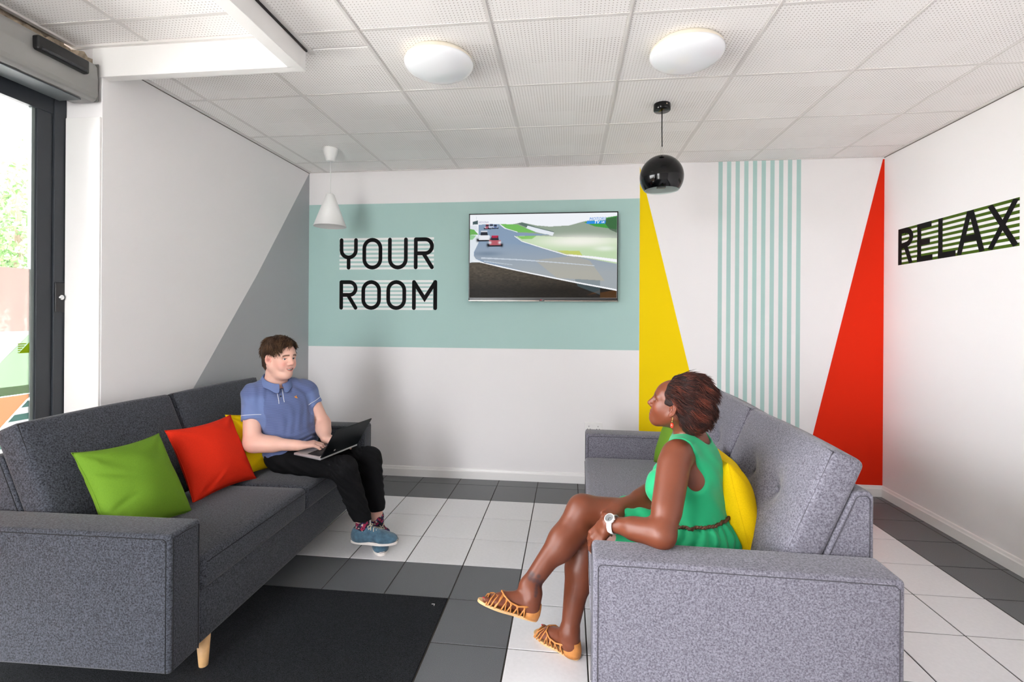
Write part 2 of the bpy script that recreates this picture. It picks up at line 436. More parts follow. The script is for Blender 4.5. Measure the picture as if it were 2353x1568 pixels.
word_back(1.459, 1.722, 'ROOM', [(-0.455, -0.287), (-0.250, -0.070), (-0.020, 0.160), (0.214, 0.440)], (-0.450, 0.402))
# ---- RELAX on the right wall (runs towards the camera: -y)
RZ0, RZ1 = 1.812, 2.082
for i in range(8):
    zz = RZ0 + i * (RZ1 - RZ0 - 0.0185) / 7
    paint_right('stripe', [(-0.350, zz), (-1.363, zz), (-1.363, zz + 0.0185), (-0.350, zz + 0.0185)], M_olive, 0.0008)
def relax_letter(ch, ya, yb):
    # local x from 0..W to the right as read (towards -y)
    Wd = abs(yb - ya); w = 0.042; H0 = RZ1 - RZ0
    S = {'R': [[(w / 2, 0), (w / 2, H0)], [(w / 2, H0 - w / 2 + 0.003), (Wd * 0.5, H0 - w / 2 + 0.003)] + arc(Wd * 0.5, H0 * 0.75 - w * 0.12, Wd * 0.37, H0 * 0.25 - w * 0.35, 90, -90) + [(w / 2, H0 * 0.5 - 0.002)], [(Wd * 0.5, H0 * 0.5), (Wd - w * 0.6, 0.0)]],
         'E': [[(w / 2, 0), (w / 2, H0)], [(0, H0 - w * 0.45), (Wd - 0.01, H0 - w * 0.45)], [(0, H0 * 0.5), (Wd - 0.025, H0 * 0.5)], [(0, w * 0.45), (Wd, w * 0.45)]],
         'L': [[(w / 2, 0), (w / 2, H0)], [(0, w * 0.45), (Wd, w * 0.45)]],
         'A': [[(w / 2, 0), (Wd / 2 - 0.006, H0)], [(Wd - w / 2, 0), (Wd / 2 + 0.006, H0)], [(Wd * 0.22, H0 * 0.36), (Wd * 0.78, H0 * 0.36)]],
         'X': [[(w / 2, 0), (Wd - w / 2, H0)], [(Wd - w / 2, 0), (w / 2, H0)]]}[ch]
    V, F = [], []
    for si, pts in enumerate(S):
        v, f = ribbon_data(pts, w * (0.95), cap=False); o = len(V)
        for p in v:
            V.append((XR - 0.0016 - 0.0004 * si, ya - min(max(p.x, 0), Wd), RZ0 + min(max(p.y, 0), H0)))
        F += [[i + o for i in q] for q in f]
    lo = new_obj('letter', mesh_np('letter', V, F, False), M_black, wall_right)
    lo['label'] = 'black letter ' + ch
for ch, a, b in [('R', -0.347, -0.514), ('E', -0.553, -0.705), ('L', -0.755, -0.909), ('A', -0.915, -1.135), ('X', -1.150, -1.363)]: relax_letter(ch, a, b)

# ---- skirting boards (two-step moulding)
def skirt_prof(s): return [(0, 0), (0.016 * s, 0), (0.016 * s, 0.062), (0.011 * s, 0.07), (0.008 * s, 0.083), (0, 0.088)]
struct(new_obj('baseboard_back', prism_me('bb', [(YW - a, z) for a, z in skirt_prof(1)], 'x', XL, XR), M_trim), 'white skirting board along the end wall')
struct(new_obj('baseboard_right', prism_me('bb', [(XR - a, z) for a, z in skirt_prof(1)], 'y', YR, YW), M_trim), 'white skirting board along the RELAX wall')
struct(new_obj('baseboard_left', prism_me('bb', [(XL + a, z) for a, z in skirt_prof(1)], 'y', YE, YW), M_trim), 'white skirting board behind the charcoal sofa')

# ---- ceiling
CS = 0.6035; CX0, CY0 = 0.627, -2.260
WX, WY = 0.305, -2.128            # outer corner of the entrance bulkhead
ceiling = struct(box('ceiling', XD - 0.1, XR + 0.2, YR - 0.2, YW + 0.2, 2.80, 2.9, M_gap), 'suspended ceiling of perforated white tiles')
cache2 = {}
def ceil_tile(x0, x1, y0, y1, z):
    g = 0.006; x0 += g; x1 -= g; y0 += g; y1 -= g
    if x1 - x0 < 0.03 or y1 - y0 < 0.03: return
    key = (round(x1 - x0, 4), round(y1 - y0, 4))
    if key not in cache2:
        me = box_me('ceiling_tile', 0, key[0], 0, key[1], 0.0, 0.014, 0.003, 1); me.polygons.foreach_set('use_smooth', np.zeros(len(me.polygons), dtype=bool)); me.materials.append(M_acoustic); cache2[key] = me
    o = bpy.data.objects.new('ceiling_tile', cache2[key]); C.objects.link(o); o.parent = ceiling; o.location = (x0, y0, z)
xs = sorted([XL + 0.02, XR - 0.02] + [CX0 + k * CS for k in range(-2, 6)]); ys = sorted([YW - 0.012, YR] + [CY0 + k * CS for k in range(-5, 4)])
for i in range(len(xs) - 1):
    for j in range(len(ys) - 1):
        x0, x1, y0, y1 = xs[i], xs[i + 1], ys[j], ys[j + 1]
        if x0 < WX and y0 < WY:
            if y1 > WY: ceil_tile(x0, x1, WY, y1, HC)
            if x1 > WX: ceil_tile(WX + 0.02, x1, y0, min(y1, WY), HC)
        else: ceil_tile(x0, x1, y0, y1, HC)
def bar(x0, x1, y0, y1, z0, z1, m=M_grid): return box('grid_bar', x0, x1, y0, y1, z0, z1, m, ceiling)
for x in xs[1:-1]:
    bar(x - 0.011, x + 0.011, YR if x > WX else WY, YW, HC - 0.001, HC + 0.02)
    bar(x - 0.0045, x + 0.0045, YR if x > WX else WY, YW, HC - 0.004, HC + 0.01)
for y in ys[1:-1]: bar(XL if y > WY else WX + 0.02, XR, y - 0.009, y + 0.009, HC - 0.002, HC + 0.02)
# wall angles, plus thin strips coloured dark as the shade of the gap
for (x0, x1, y0, y1) in [(XL, XL + 0.024, WY, YW), (XR - 0.024, XR, YR, YW)]:
    struct_bar = bar(x0, x1, y0, y1, HC - 0.004, HC + 0.004)
bar(XL, XR, YW - 0.016, YW, HC - 0.003, HC + 0.004)
for (x0, x1, y0, y1) in [(XL, XL + 0.003, WY, YW), (XR - 0.003, XR, YR, YW)]: bar(x0, x1, y0, y1, HC - 0.008, HC, mat('gap_grey', (104, 98, 92), 0.9))
bar(WX, WX + 0.03, YR, WY + 0.045, HC - 0.003, HC + 0.01, M_grid)
bar(WX + 0.001, WX + 0.008, YR, WY, HC - 0.012, HC + 0.005, M_gap)  # dark strip along the bulkhead, the gap's shade put into its colour
# tiles of the higher ceiling inside the bulkhead
ZI = 2.742
wx = [XD + 0.06, -0.484, 0.12, 0.235]; wy = [-2.190, -2.362, -2.966, -3.57, -4.17, -4.78, -5.38, YR]
for i in range(3):
    for j in range(len(wy) - 1): ceil_tile(wx[i], wx[i + 1], wy[j + 1], wy[j], ZI)
for x in wx[1:3]: bar(x - 0.012, x + 0.012, YR, -2.18, ZI - 0.003, ZI + 0.02)
for y in wy[1:-1]: bar(wx[0], wx[-1], y - 0.010, y + 0.010, ZI - 0.0022, ZI + 0.02)
bar(wx[0], wx[-1], -2.196, -2.178, ZI - 0.012, ZI + 0.02)
bar(XD + 0.05, XD + 0.075, YR, -2.178, ZI - 0.010, ZI + 0.01)

# ---- bulkhead frame around the entrance
bulk = empty('trim_1', kind='structure'); bulk['label'] = 'white bulkhead frame hanging round the entrance ceiling'
box('bulkhead_board', XL - 0.05, WX, -2.178, WY, 2.585, 2.76, M_trim, bulk, 0.003)
box('bulkhead_board', 0.238, WX, YR, -2.170, 2.585, 2.72, M_trim, bulk, 0.003)

# ---- sliding glass door in the left wall
door = empty('door_1', kind='structure'); door['label'] = 'anthracite framed sliding glass door with coloured film graphics'
fx0, fx1 = XD - 0.055, XD
box('jamb', fx0, fx1, -2.230, -2.172, 0.0, 2.62, M_frame, door, 0.002)
box('stile', fx0 + 0.006, fx1 - 0.010, -2.303, -2.232, 0.0, 2.52, M_frame, door, 0.002)
box('head_rail', fx0 + 0.004, fx1 - 0.004, -5.60, -2.232, 2.385, 2.62, M_frame, door, 0.002)
for y in (-3.90, -5.55): box('stile', fx0 + 0.006, fx1 - 0.010, y, y + 0.07, 0.0, 2.45, M_frame, door, 0.002)
box('bottom_rail', fx0 + 0.006, fx1 - 0.010, -5.6, -2.303, 0.0, 0.09, M_frame, door, 0.002)
for (ya, yb) in ((-3.83, -2.303), (-5.48, -3.90)): box('glass_pane', XD - 0.034, XD - 0.030, ya, yb, 0.09, 2.39, M_glass, door)
box('glazing_bead', XD - 0.040, XD - 0.022, -2.318, -2.303, 0.09, 2.385, mat('bead', (120, 128, 126), 0.3), door)
# lock on the stile
lock = box('lock', XD - 0.008, XD + 0.006, -2.226, -2.178, 1.408, 1.555, M_blackpl, door, 0.003)
lk = new_obj('lock_cylinder', lathe_me('lc', [(0.0001, 0.010), (0.011, 0.010), (0.013, 0.007), (0.013, 0.0)], 20), mat('chrome', (225, 225, 225), 0.15, metal=1.0), lock)
lk.location = (XD + 0.006, -2.202, 1.481); lk.rotation_euler = (0, PI / 2, 0)
# film graphics on the glass, as flat prints
def film(poly, m, lift=0.0): return prism('film', poly, 'x', XD - 0.0296 + lift, XD - 0.0290 + lift, m, door)
FO = film_mat('film_peach', (255, 240, 233), 0.5); FG = film_mat('film_green', (228, 246, 224), 0.4); FG2 = film_mat('film_lime', (220, 244, 208), 0.4)
FOr = film_mat('film_orange', (252, 210, 178), 0.4); FW = film_mat('film_white', (252, 252, 252), 0.4); FT = film_mat('film_teal', (150, 182, 176), 0.4)
FL = film_mat('film_bright_lime', (196, 224, 40), 0.3); FR = film_mat('film_red', (244, 110, 60), 0.3); FK = film_mat('film_black', (30, 30, 30), 0.05)
ya, yb = -3.83, -2.318
film([(ya, 1.316), (yb, 1.316), (yb, 1.612), (ya, 1.600)], FO)
film([(ya, 0.98), (-2.46, 1.18), (-2.444, 1.168), (-2.316, 1.30), (yb, 1.316), (ya, 1.316)], FW)
film([(ya, 1.02), (yb, 1.02), (yb, 1.300), (-2.444, 1.168), (-2.60, 1.316), (-2.75, 1.168), (-2.9, 1.316), (ya, 1.316)], FG, 0.0008)
film([(ya, 1.02), (yb, 1.02), (yb, 1.060), (ya, 1.060)], FG2, 0.0016)
film([(ya, 0.30), (-2.85, 0.45), (yb, 1.000), (yb, 1.016), (ya, 1.016)], FOr, 0.0008)
for i in range(14):
    z = 0.984 - i * 0.058
    def yl(zz): return max(ya, yb - (0.99 - zz) * 0.965)
    film([(yl(z), z), (yb, z), (yb, z - 0.029), (yl(z - 0.029), z - 0.029)], FT, 0.0002)
    film([(yl(z - 0.029), z - 0.029), (yb, z - 0.029), (yb, z - 0.058), (yl(z - 0.058), z - 0.058)], FW, 0.0002)
film([(-2.365, 1.212), (yb, 1.212), (yb, 1.262)], FL, 0.0024)
for i in range(5): film([(-2.367, 1.258 - i * 0.010), (-2.330 - i * 0.008, 1.258 - i * 0.010), (-2.334 - i * 0.008, 1.253 - i * 0.010), (-2.367, 1.253 - i * 0.010)], FL, 0.0024)
film([(-2.52, 1.212), (-2.446, 1.212), (-2.446, 1.260)], FR, 0.0024); film([(-2.52, 1.260), (-2.446, 1.260), (-2.50, 1.226), (-2.52, 1.226)], FK, 0.0022)

# ---- window in the wall behind the camera
win = empty('window_1', kind='structure'); win['label'] = 'tall window behind the camera'
for (x0, x1, z0, z1) in [(-0.65, 0.35, 0.05, 0.11), (-0.65, 0.35, 2.55, 2.61), (-0.65, -0.59, 0.11, 2.55), (0.29, 0.35, 0.11, 2.55)]:
    box('window_frame', x0, x1, YR - 0.11, YR - 0.05, z0, z1, M_frame, win, 0.003)
for x0, x1 in ((-0.59, 0.29),): box('glass_pane', x0, x1, YR - 0.085, YR - 0.080, 0.11, 2.55, M_glass, win)

# ---- door operator box with its sensor
op = empty('door_operator', (-0.85, -2.19, 2.45), 0, 'long silver door operator box mounted above the glass door', 'door opener')
prof = [(XD + 0.056, 2.452), (-0.775, 2.452), (-0.757, 2.462), (-0.750, 2.485), (-0.749, 2.56), (-0.754, 2.625), (-0.768, 2.642), (XD + 0.056, 2.646)]
o = new_obj('housing', prism_me('housing', [(x + 0.85, z - 2.45) for x, z in prof], 'y', -3.4, 0.0), M_alu, op)
bv = o.modifiers.new('bv', 'BEVEL'); bv.width = 0.006; bv.segments = 3; bv.limit_method = 'ANGLE'
box('end_cap', XD + 0.906, 0.099, -0.001, 0.004, 0.005, 0.193, mat('cap_grey', (120, 118, 115), 0.5), op, 0.003)
box('cover_strip', -0.06, 0.06, -3.4, -0.05, -0.006, 0.0, mat('strip_silver', (92, 97, 100), 0.5), op, 0.002)
sb = box('sensor', 0.092, 0.128, -0.305, -0.068, 0.105, 0.170, M_blackpl, op, 0.010, 3)
box('sensor_lens', 0.118, 0.131, -0.29, -0.083, 0.108, 0.122, mat('sensor_lens', (30, 32, 38), 0.12), sb, 0.003)
# ================================================================== FURNITURE
FELT_D = felt_mat('felt_charcoal', (34, 36, 40), (86, 89, 98))
FELT_L = felt_mat('felt_grey', (78, 76, 85), (132, 130, 140))
M_seam_d = mat('seam_black', (22, 22, 24), 0.9)
M_seam_l = mat('seam_grey', (66, 64, 70), 0.9)
M_oak = mat('oak', (214, 170, 118), 0.45, noise=(14, 0.18, 6))
HL = 0.96                                            # half length
def soft(name, V, F, m, parent): return new_obj(name, mesh_np(name, V, F), m, parent)
def make_sofa(root, felt, seam, tufts):
    AW = 0.155
    # rail / base
    V, F = rbox_data(0.445, HL - AW, 0.11, 0.018, 6, 12, 3)
    V = V + np.array([0.455, 0, 0.23]); soft('base', V, F, felt, root)
    for s in (-1, 1):
        V, F = rbox_data(0.46, AW / 2, 0.248, 0.014, 8, 2, 5); V = V + np.array([0.46, s * (HL - AW / 2), 0.368])
        arm = soft('arm', V, F, felt, root)
        yo, yi = s * (HL + 0.0005), s * (HL - AW - 0.0005)
        for y in (yo, yi):
            P = [(0.016, y, 0.125 if y == yo else 0.34)] + [(0.016 + 0.014 * (1 - math.cos(a)), y, 0.600 - 0.014 * (1 - math.sin(a))) for a in (0.0, 0.4, 0.8, 1.2, PI / 2)] + [(0.25, y, 0.601), (0.5, y, 0.600), (0.75, y, 0.601), (0.89, y, 0.600), (0.903, y, 0.588), (0.903, y, 0.125)]
            tube('seam', P, 0.0016, seam, arm, 5)
        yy = [s * (HL - 0.014), s * (HL - AW + 0.014)]
        tube('seam', [(-0.0005, yy[0], 0.125), (-0.0005, yy[0], 0.600), (-0.0005, yy[0] * 0.5 + yy[1] * 0.5, 0.602), (-0.0005, yy[1], 0.600), (-0.0005, yy[1], 0.125)], 0.0015, seam, arm, 5)
    # back frame (wedge leaning back)
    fr = [(0.62, 0.30), (0.705, 0.46), (0.853, 0.815), (0.868, 0.826), (0.905, 0.826), (0.918, 0.812), (0.918, 0.14), (0.62, 0.14)]
    b = new_obj('back_frame', prism_me('bf', fr, 'y', -(HL - AW - 0.004), HL - AW - 0.004), felt, root)
    bv = b.modifiers.new('bv', 'BEVEL'); bv.width = 0.014; bv.segments = 3; bv.limit_method = 'ANGLE'; bv.angle_limit = 0.6
    b.data.polygons.foreach_set('use_smooth', np.ones(len(b.data.polygons), dtype=bool)); b.modifiers.new('wn', 'WEIGHTED_NORMAL')
    for s in (-1, 1):
        ye = s * (HL - AW - 0.0035)
        tube('seam', [(0.722, ye, 0.47), (0.862, ye, 0.803), (0.874, ye, 0.812), (0.895, ye, 0.812), (0.904, ye, 0.80), (0.904, ye, 0.47)], 0.0016, seam, b, 5)
    cw = (HL - AW) / 2 - 0.003
    for s in (-1, 1):
        yc = s * ((HL - AW) / 2)
        # seat cushion
        V, F = rbox_data(0.305, cw, 0.066, 0.024, 10, 14, 3)
        up = V[:, 2] > 0
        V[:, 2] += np.where(up, 0.010 * (1 - (V[:, 0] / 0.305) ** 4) * (1 - (V[:, 1] / cw) ** 4), 0)
        V = V + np.array([0.300, yc, 0.396]); sc_ = soft('seat_cushion', V, F, felt, root)
        tube('seam', [(-0.006, yc - cw + 0.02, 0.437), (-0.0065, yc, 0.438), (-0.006, yc + cw - 0.02, 0.437)], 0.0014, seam, sc_, 5)
        # back cushion: box, puffed, dimpled, leaning
        hh, th = 0.272, 0.056
        V, F = rbox_data(th, cw, hh, 0.024, 3, 34, 24)
        fy, fz = V[:, 1] / cw, V[:, 2] / hh
        puff = 0.022 * np.clip(1 - fy ** 4, 0, 1) * np.clip(1 - fz ** 4, 0, 1)
        for (ty, tz) in tufts:
            d2 = ((V[:, 1] - ty) / 0.06) ** 2 + ((V[:, 2] - tz) / 0.06) ** 2
            d3 = ((V[:, 1] - ty) / 0.16) ** 2 + ((V[:, 2] - tz) / 0.05) ** 2
            puff -= 0.036 * np.exp(-d2) + 0.010 * np.exp(-d3)
        front = V[:, 0] < 0
        V[:, 0] += np.where(front, -puff, puff * 0.3)
        V[:, 2] += np.where(V[:, 2] > 0, 0.006 * np.cos(fy * PI / 2), 0)
        an = math.radians(22.7); ca, sa = math.cos(an), math.sin(an)
        def place(P):
            P = np.asarray(P, float); Q = P.copy()
            Q[:, 0] = P[:, 0] * ca + P[:, 2] * sa; Q[:, 2] = -P[:, 0] * sa + P[:, 2] * ca
            return Q + np.array([0.740, yc, 0.690])
        bc = soft('back_cushion', place(V), F, felt, root)
        e = 0.010; loop = []
        for (a0, a1) in (((-1, -1), (1, -1)), ((1, -1), (1, 1)), ((1, 1), (-1, 1)), ((-1, 1), (-1, -1))):
            for k in range(8):
                t_ = k / 8; loop.append((-th - 0.001 + 0.007, (a0[0] + (a1[0] - a0[0]) * t_) * (cw - e), (a0[1] + (a1[1] - a0[1]) * t_) * (hh - e) + (0.005 * math.cos((a0[0] + (a1[0] - a0[0]) * t_) * PI / 2) if a0[1] == 1 and a1[1] == 1 else 0)))
        tube('piping', place(loop), 0.0028, seam, bc, 6, True)
        for (ty, tz) in tufts:
            bt = new_obj('button', lathe_me('btn', [(0.0001, 0.007), (0.007, 0.006), (0.011, 0.002), (0.011, -0.004)], 14), felt, bc)
            q = place([(-th + 0.017, ty, tz)])[0]; bt.location = q; bt.rotation_euler = (0, -PI / 2 + an, 0)
    for (x, y) in ((0.047, -0.73), (0.047, 0.73), (0.80, -0.73), (0.80, 0.73)):
        lg = new_obj('leg', lathe_me('leg', [(0.0001, 0), (0.015, 0), (0.017, 0.006), (0.026, 0.122), (0.0001, 0.122)], 20), M_oak, root)
        lg.location = (x, y, 0); lg.rotation_euler = (0.05 * (1 if y > 0 else -1), 0.05 * (1 if x < 0.5 else -1), 0)
        lg.location.x += -0.012 if x < 0.5 else 0.012; lg.location.y += 0.012 * (1 if y > 0 else -1)
sofaL = empty('sofa', (0.165, -1.845, 0), math.radians(181.5), 'charcoal felt sofa with wooden legs under the seated man', 'sofa')
make_sofa(sofaL, FELT_D, M_seam_d, [])
sofaR = empty('sofa', (1.685, -1.830, 0), math.radians(-1.2), 'light grey felt sofa with buttoned back under the woman in green', 'sofa')
make_sofa(sofaR, FELT_L, M_seam_l, [(-0.13, 0.03), (0.13, 0.03)])

# ---- scatter cushions
def pillow_me(s, th, seed, wr=0.004, n=44, folds=()):
    rng = random.Random(seed); V, F, idx = [], [], {}
    ph = [rng.random() * 6 for _ in range(8)]
    def P(i, j, side):
        a, b = -1 + 2 * i / n, -1 + 2 * j / n
        edge = i in (0, n) or j in (0, n); key = (i, j, 0 if edge else side)
        if key in idx: return idx[key]
        # sides bow inwards, corners stay out
        x = a * s * (1 - 0.10 * (1 - b * b)); z = b * s * (1 - 0.10 * (1 - a * a))
        t = max(0.0, (1 - a * a) * (1 - b * b)) ** 0.50
        y = side * th * t
        # creases running in from the corners and edges
        w = 0
        for q, (ca, cb) in enumerate(((1, 1), (-1, 1), (1, -1), (-1, -1))):
            dx, dz = a - ca, b - cb; d = math.hypot(dx, dz); an = math.atan2(dz, dx)
            w += math.sin(an * 9 + ph[q]) * math.exp(-(d / 0.55) ** 2) * min(1, d * 3)
        w += 0.5 * math.sin(6 * a + 3 * b + ph[4]) * math.sin(4 * b + ph[5])
        for (fa, fb, fang, fl, amp) in folds:
            u = (a - fa) * math.cos(fang) + (b - fb) * math.sin(fang); v = -(a - fa) * math.sin(fang) + (b - fb) * math.cos(fang)
            w += amp * math.exp(-(u / fl) ** 2) * math.exp(-(v / 0.06) ** 2)
        y += side * wr * w * min(1, t * 2)
        idx[key] = len(V); V.append((x, y, z)); return idx[key]
    for i in range(n):
        for j in range(n):
            F.append([P(i, j, -1), P(i + 1, j, -1), P(i + 1, j + 1, -1), P(i, j + 1, -1)])
            F.append([P(i, j, 1), P(i, j + 1, 1), P(i + 1, j + 1, 1), P(i + 1, j, 1)])
    return V, F
def pillow(name_m, rgb, loc, rot, s, th, seed, label, folds=(), wr=0.0065):
    m = mat(name_m, rgb, 0.8, spec=0.15, noise=(260, 0.05, 2), bump=(900, 0.10, 0.0008))
    V, F = pillow_me(s, th, seed, wr, folds=folds); p = empty('cushion', loc, 0, label, 'cushion', 'scatter cushions on the sofas'); p.rotation_euler = rot
    soft('cover', V, F, m, p)
    n = 44; b = [-1 + 2 * i / n for i in range(n + 1)]
    def E(a, q): return (a * s * (1 - 0.10 * (1 - q * q)), 0, q * s * (1 - 0.10 * (1 - a * a)))
    loop = [E(a, -1) for a in b[:-1]] + [E(1, a) for a in b[:-1]] + [E(-a, 1) for a in b[:-1]] + [E(-1, -a) for a in b[:-1]]
    tube('edge_seam', loop, 0.0014, m, p, 5, True)
    return p
pillow('cotton_green', (104, 142, 40), (-0.292, -2.435, 0.652), (-0.50, 0.036, 1.53), 0.205, 0.085, 1, 'green square cushion beside the near arm of the charcoal sofa', [(-0.7, 0.35, -0.5, 0.3, -1.8), (-0.75, -0.35, 0.3, 0.35, -1.6), (-0.7, 0.75, 0.2, 0.4, 1.2)])
pillow('cotton_red', (214, 44, 20), (-0.306, -1.947, 0.643), (-0.478, -0.017, 1.386), 0.198, 0.080, 2, 'red square cushion between the green and yellow ones', [(-0.55, -0.85, 0.6, 0.35, -2.0), (-0.35, -0.75, 0.6, 0.3, 1.6)])
pillow('cotton_yellow', (240, 200, 4), (-0.270, -1.605, 0.640), (-0.36, 0.06, 1.28), 0.185, 0.070, 3, 'yellow cushion squeezed behind the man in blue', [(0.3, -0.6, 0.2, 0.5, -1.6), (0.4, -0.8, 0.1, 0.4, 1.2)])
pillow('cotton_yellow', (240, 200, 4), (2.258, -2.255, 0.640), (-0.24, 0.06, 1.45), 0.198, 0.092, 4, 'yellow cushion behind the woman on the grey sofa', [(0.0, 0.5, 1.2, 0.5, -1.5), (0.2, 0.0, 1.1, 0.6, 1.2)])
pillow('cotton_pale', (206, 222, 230), (2.262, -1.945, 0.622), (0.28, 0.0, 1.50), 0.150, 0.060, 5, 'pale blue cushion half hidden behind the yellow one')
pillow('cotton_green', (118, 156, 46), (2.225, -1.300, 0.650), (0.36, 0.0, 1.70), 0.190, 0.070, 6, 'green cushion by the far arm of the grey sofa')

# ---- entrance mat in its well
M_mat = mat('mat_loops', (36, 38, 41), 0.95, noise=(420, 0.9, 2), bump=(500, 1.0, 0.004), spec=0.15)
tag(box('entrance_mat', XD + 0.03, 3 * T - 0.004, YR + 0.02, -6 * T - 0.004, -0.003, 0.004, M_mat, None, 0.002), 'charcoal entrance mat set into the dark tile border', 'mat')
lt = tag(tube('paper_scrap', [(0.932, -2.065, 0.0052), (0.946, -2.064, 0.0055), (0.947, -2.078, 0.0052)], 0.0011, M_white_v, None, 5), 'tiny white scrap lying on the corner of the mat', 'scrap')

# ---- ceiling lights
M_opal = mat('opal_acrylic', (238, 240, 243), 0.12, spec=0.6, coat=0.3)
M_base_w = mat('lamp_base_cream', (236, 228, 212), 0.5)
def dome(loc, label):
    e = empty('ceiling_light', loc, 0, label, 'ceiling light', 'round ceiling lights')
    prof = [(0.150, 0.0), (0.165, -0.014), (0.170, -0.030)]
    new_obj('base_ring', lathe_me('br', [(0.0001, 0.0)] + prof, 56), M_base_w, e)
    p2 = [(0.170, -0.030)] + [(0.172 * math.cos(a), -0.032 - 0.066 * math.sin(a)) for a in [i * PI / 2 / 12 for i in range(0, 12)]] + [(0.0001, -0.098)]
    new_obj('diffuser', lathe_me('df', p2, 56), M_opal, e)
dome((0.932, -1.995, HC), 'white domed ceiling light nearer the glass door')
dome((2.130, -1.975, HC), 'white domed ceiling light above the black globe pendant')

# ---- white cone pendant
p = empty('pendant_lamp', (-0.250, -0.769, HC), 0, 'white cone pendant lamp in front of the mint band', 'lamp')
M_wlamp = mat('white_lacquer', (232, 232, 230), 0.4)
new_obj('ceiling_rose', lathe_me('rose', [(0.0001, 0), (0.060, 0), (0.061, -0.006), (0.034, -0.092), (0.028, -0.098), (0.0001, -0.098)], 32), M_wlamp, p)
tube('cord', [(0, 0, -0.097), (0.001, 0, -0.22), (-0.001, 0, -0.355)], 0.0035, M_wlamp, p, 8)
sh = new_obj('shade', lathe_me('shade', [(0.0001, -0.347), (0.022, -0.348), (0.032, -0.356), (0.121, -0.600), (0.118, -0.600), (0.028, -0.360), (0.0001, -0.355)], 48), M_wlamp, p)
new_obj('bulb', lathe_me('bulb', [(0.0001, -0.50)] + [(0.026 * math.sin(a), -0.475 - 0.026 * math.cos(a)) for a in [0.3 * i for i in range(1, 8)]] + [(0.012, -0.43), (0.012, -0.37)], 20), mat('bulb_glass', (225, 220, 210), 0.2), p)
# ---- black globe pendant
p = empty('pendant_lamp', (2.134, -1.331, HC), 0, 'glossy black globe pendant lamp on a thin cord', 'lamp')
M_bgloss = mat('black_lacquer', (7, 7, 8), 0.12, spec=0.35)
rz = new_obj('ceiling_rose', lathe_me('rose', [(0.0001, 0), (0.049, 0), (0.050, -0.003), (0.050, -0.036), (0.047, -0.040), (0.0001, -0.040)], 32), M_bgloss, p)
scw = new_obj('screw', lathe_me('screw', [(0.0001, 0.002), (0.003, 0.0015), (0.004, 0)], 10), mat('brass_screw', (216, 190, 170), 0.3, metal=0.8), rz); scw.location = (0.020, -0.0455, -0.014); scw.rotation_euler = (PI / 2, 0, 0.4)
tube('cord', [(0, 0, -0.04), (0.0, 0, -0.15), (0.002, 0, -0.255)], 0.0034, M_blackpl, p, 8)
for dx in (-0.004, 0.006): tube('suspension_wire', [(dx * 0.3, 0, -0.250), (dx, 0, -0.262), (dx, 0, -0.312)], 0.0008, mat('wire', (170, 165, 160), 0.4, metal=0.8), p, 5)
R0 = 0.129; zc = -0.310 - R0
pr = [(R0 * math.sin(a), zc + R0 * math.cos(a)) for a in [0.001] + [i * (2.25) / 28 for i in range(1, 29)]]
pin = [((R0 - 0.003) * math.sin(a), zc + (R0 - 0.003) * math.cos(a)) for a in [2.25 - i * 2.2 / 24 for i in range(0, 25)]]
new_obj('shade', lathe_me('shade', pr, 56), M_bgloss, p)
new_obj('shade_lining', lathe_me('lining', [pr[-1]] + pin, 56), mat('lining_white', (206, 216, 212), 0.35), p)
box('bulb_holder', -0.028, 0.024, -0.012, 0.012, zc - 0.068, zc - 0.058, mat('holder_grey', (90, 96, 94), 0.5), p, 0.003)

# ---- double wall socket
sk = empty('wall_socket', (1.796, YW, 0.475), 0, 'white double power socket on the end wall behind the grey sofa', 'socket')
box('plate', -0.073, 0.073, -0.010, 0.0, -0.043, 0.043, M_trim, sk, 0.003)
M_hole = mat('socket_hole', (40, 40, 42), 0.7)
for s in (-1, 1):
    for (dx, dz, w, h) in ((0, 0.016, 0.004, 0.009), (-0.011, -0.006, 0.007, 0.004), (0.011, -0.006, 0.007, 0.004)):
        box('pin_hole', s * 0.038 + dx - w / 2, s * 0.038 + dx + w / 2, -0.0106, -0.009, dz - h / 2 - 0.005, dz + h / 2 - 0.005, M_hole, sk)
    box('rocker_switch', s * 0.009 - 0.006, s * 0.009 + 0.006, -0.013, -0.009, 0.015, 0.032, M_trim, sk, 0.001)

# ---- television
tv = empty('television', (1.358, YW, 1.912), 0, 'wall mounted flat television showing a car race', 'television')
TW, TH = 0.626, 0.370
box('body', -TW, TW, -0.062, -0.030, -TH, TH, mat('tv_back', (20, 20, 22), 0.4), tv, 0.004)
box('wall_bracket', -0.2, 0.2, -0.030, 0.0, -0.12, 0.12, M_blackpl, tv, 0.004)
for (x0, x1, z0, z1) in [(-TW, TW, TH - 0.009, TH), (-TW, -TW + 0.008, -TH, TH), (TW - 0.008, TW, -TH, TH), (-TW, TW, -TH, -TH + 0.022)]:
    box('bezel', x0, x1, -0.067, -0.060, z0, z1, M_blackpl, tv, 0.0015)
box('chrome_strip', -TW, TW, -0.070, -0.062, -TH - 0.006, -TH + 0.002, mat('tv_chrome', (150, 140, 130), 0.25, metal=0.9), tv, 0.0015)
lgx = box('logo_mount', -0.022, 0.022, -0.0715, -0.066, -TH - 0.004, -TH + 0.012, M_blackpl, tv, 0.002)
def emis(name, rgb, st):
    m = bpy.data.materials.new(name); m.use_nodes = True; b = m.node_tree.nodes['Principled BSDF']
    b.inputs['Base Color'].default_value = (0, 0, 0, 1); b.inputs['Emission Color'].default_value = (*lin(*rgb), 1); b.inputs['Emission Strength'].default_value = st; b.inputs['Roughness'].default_value = 0.3
    return m
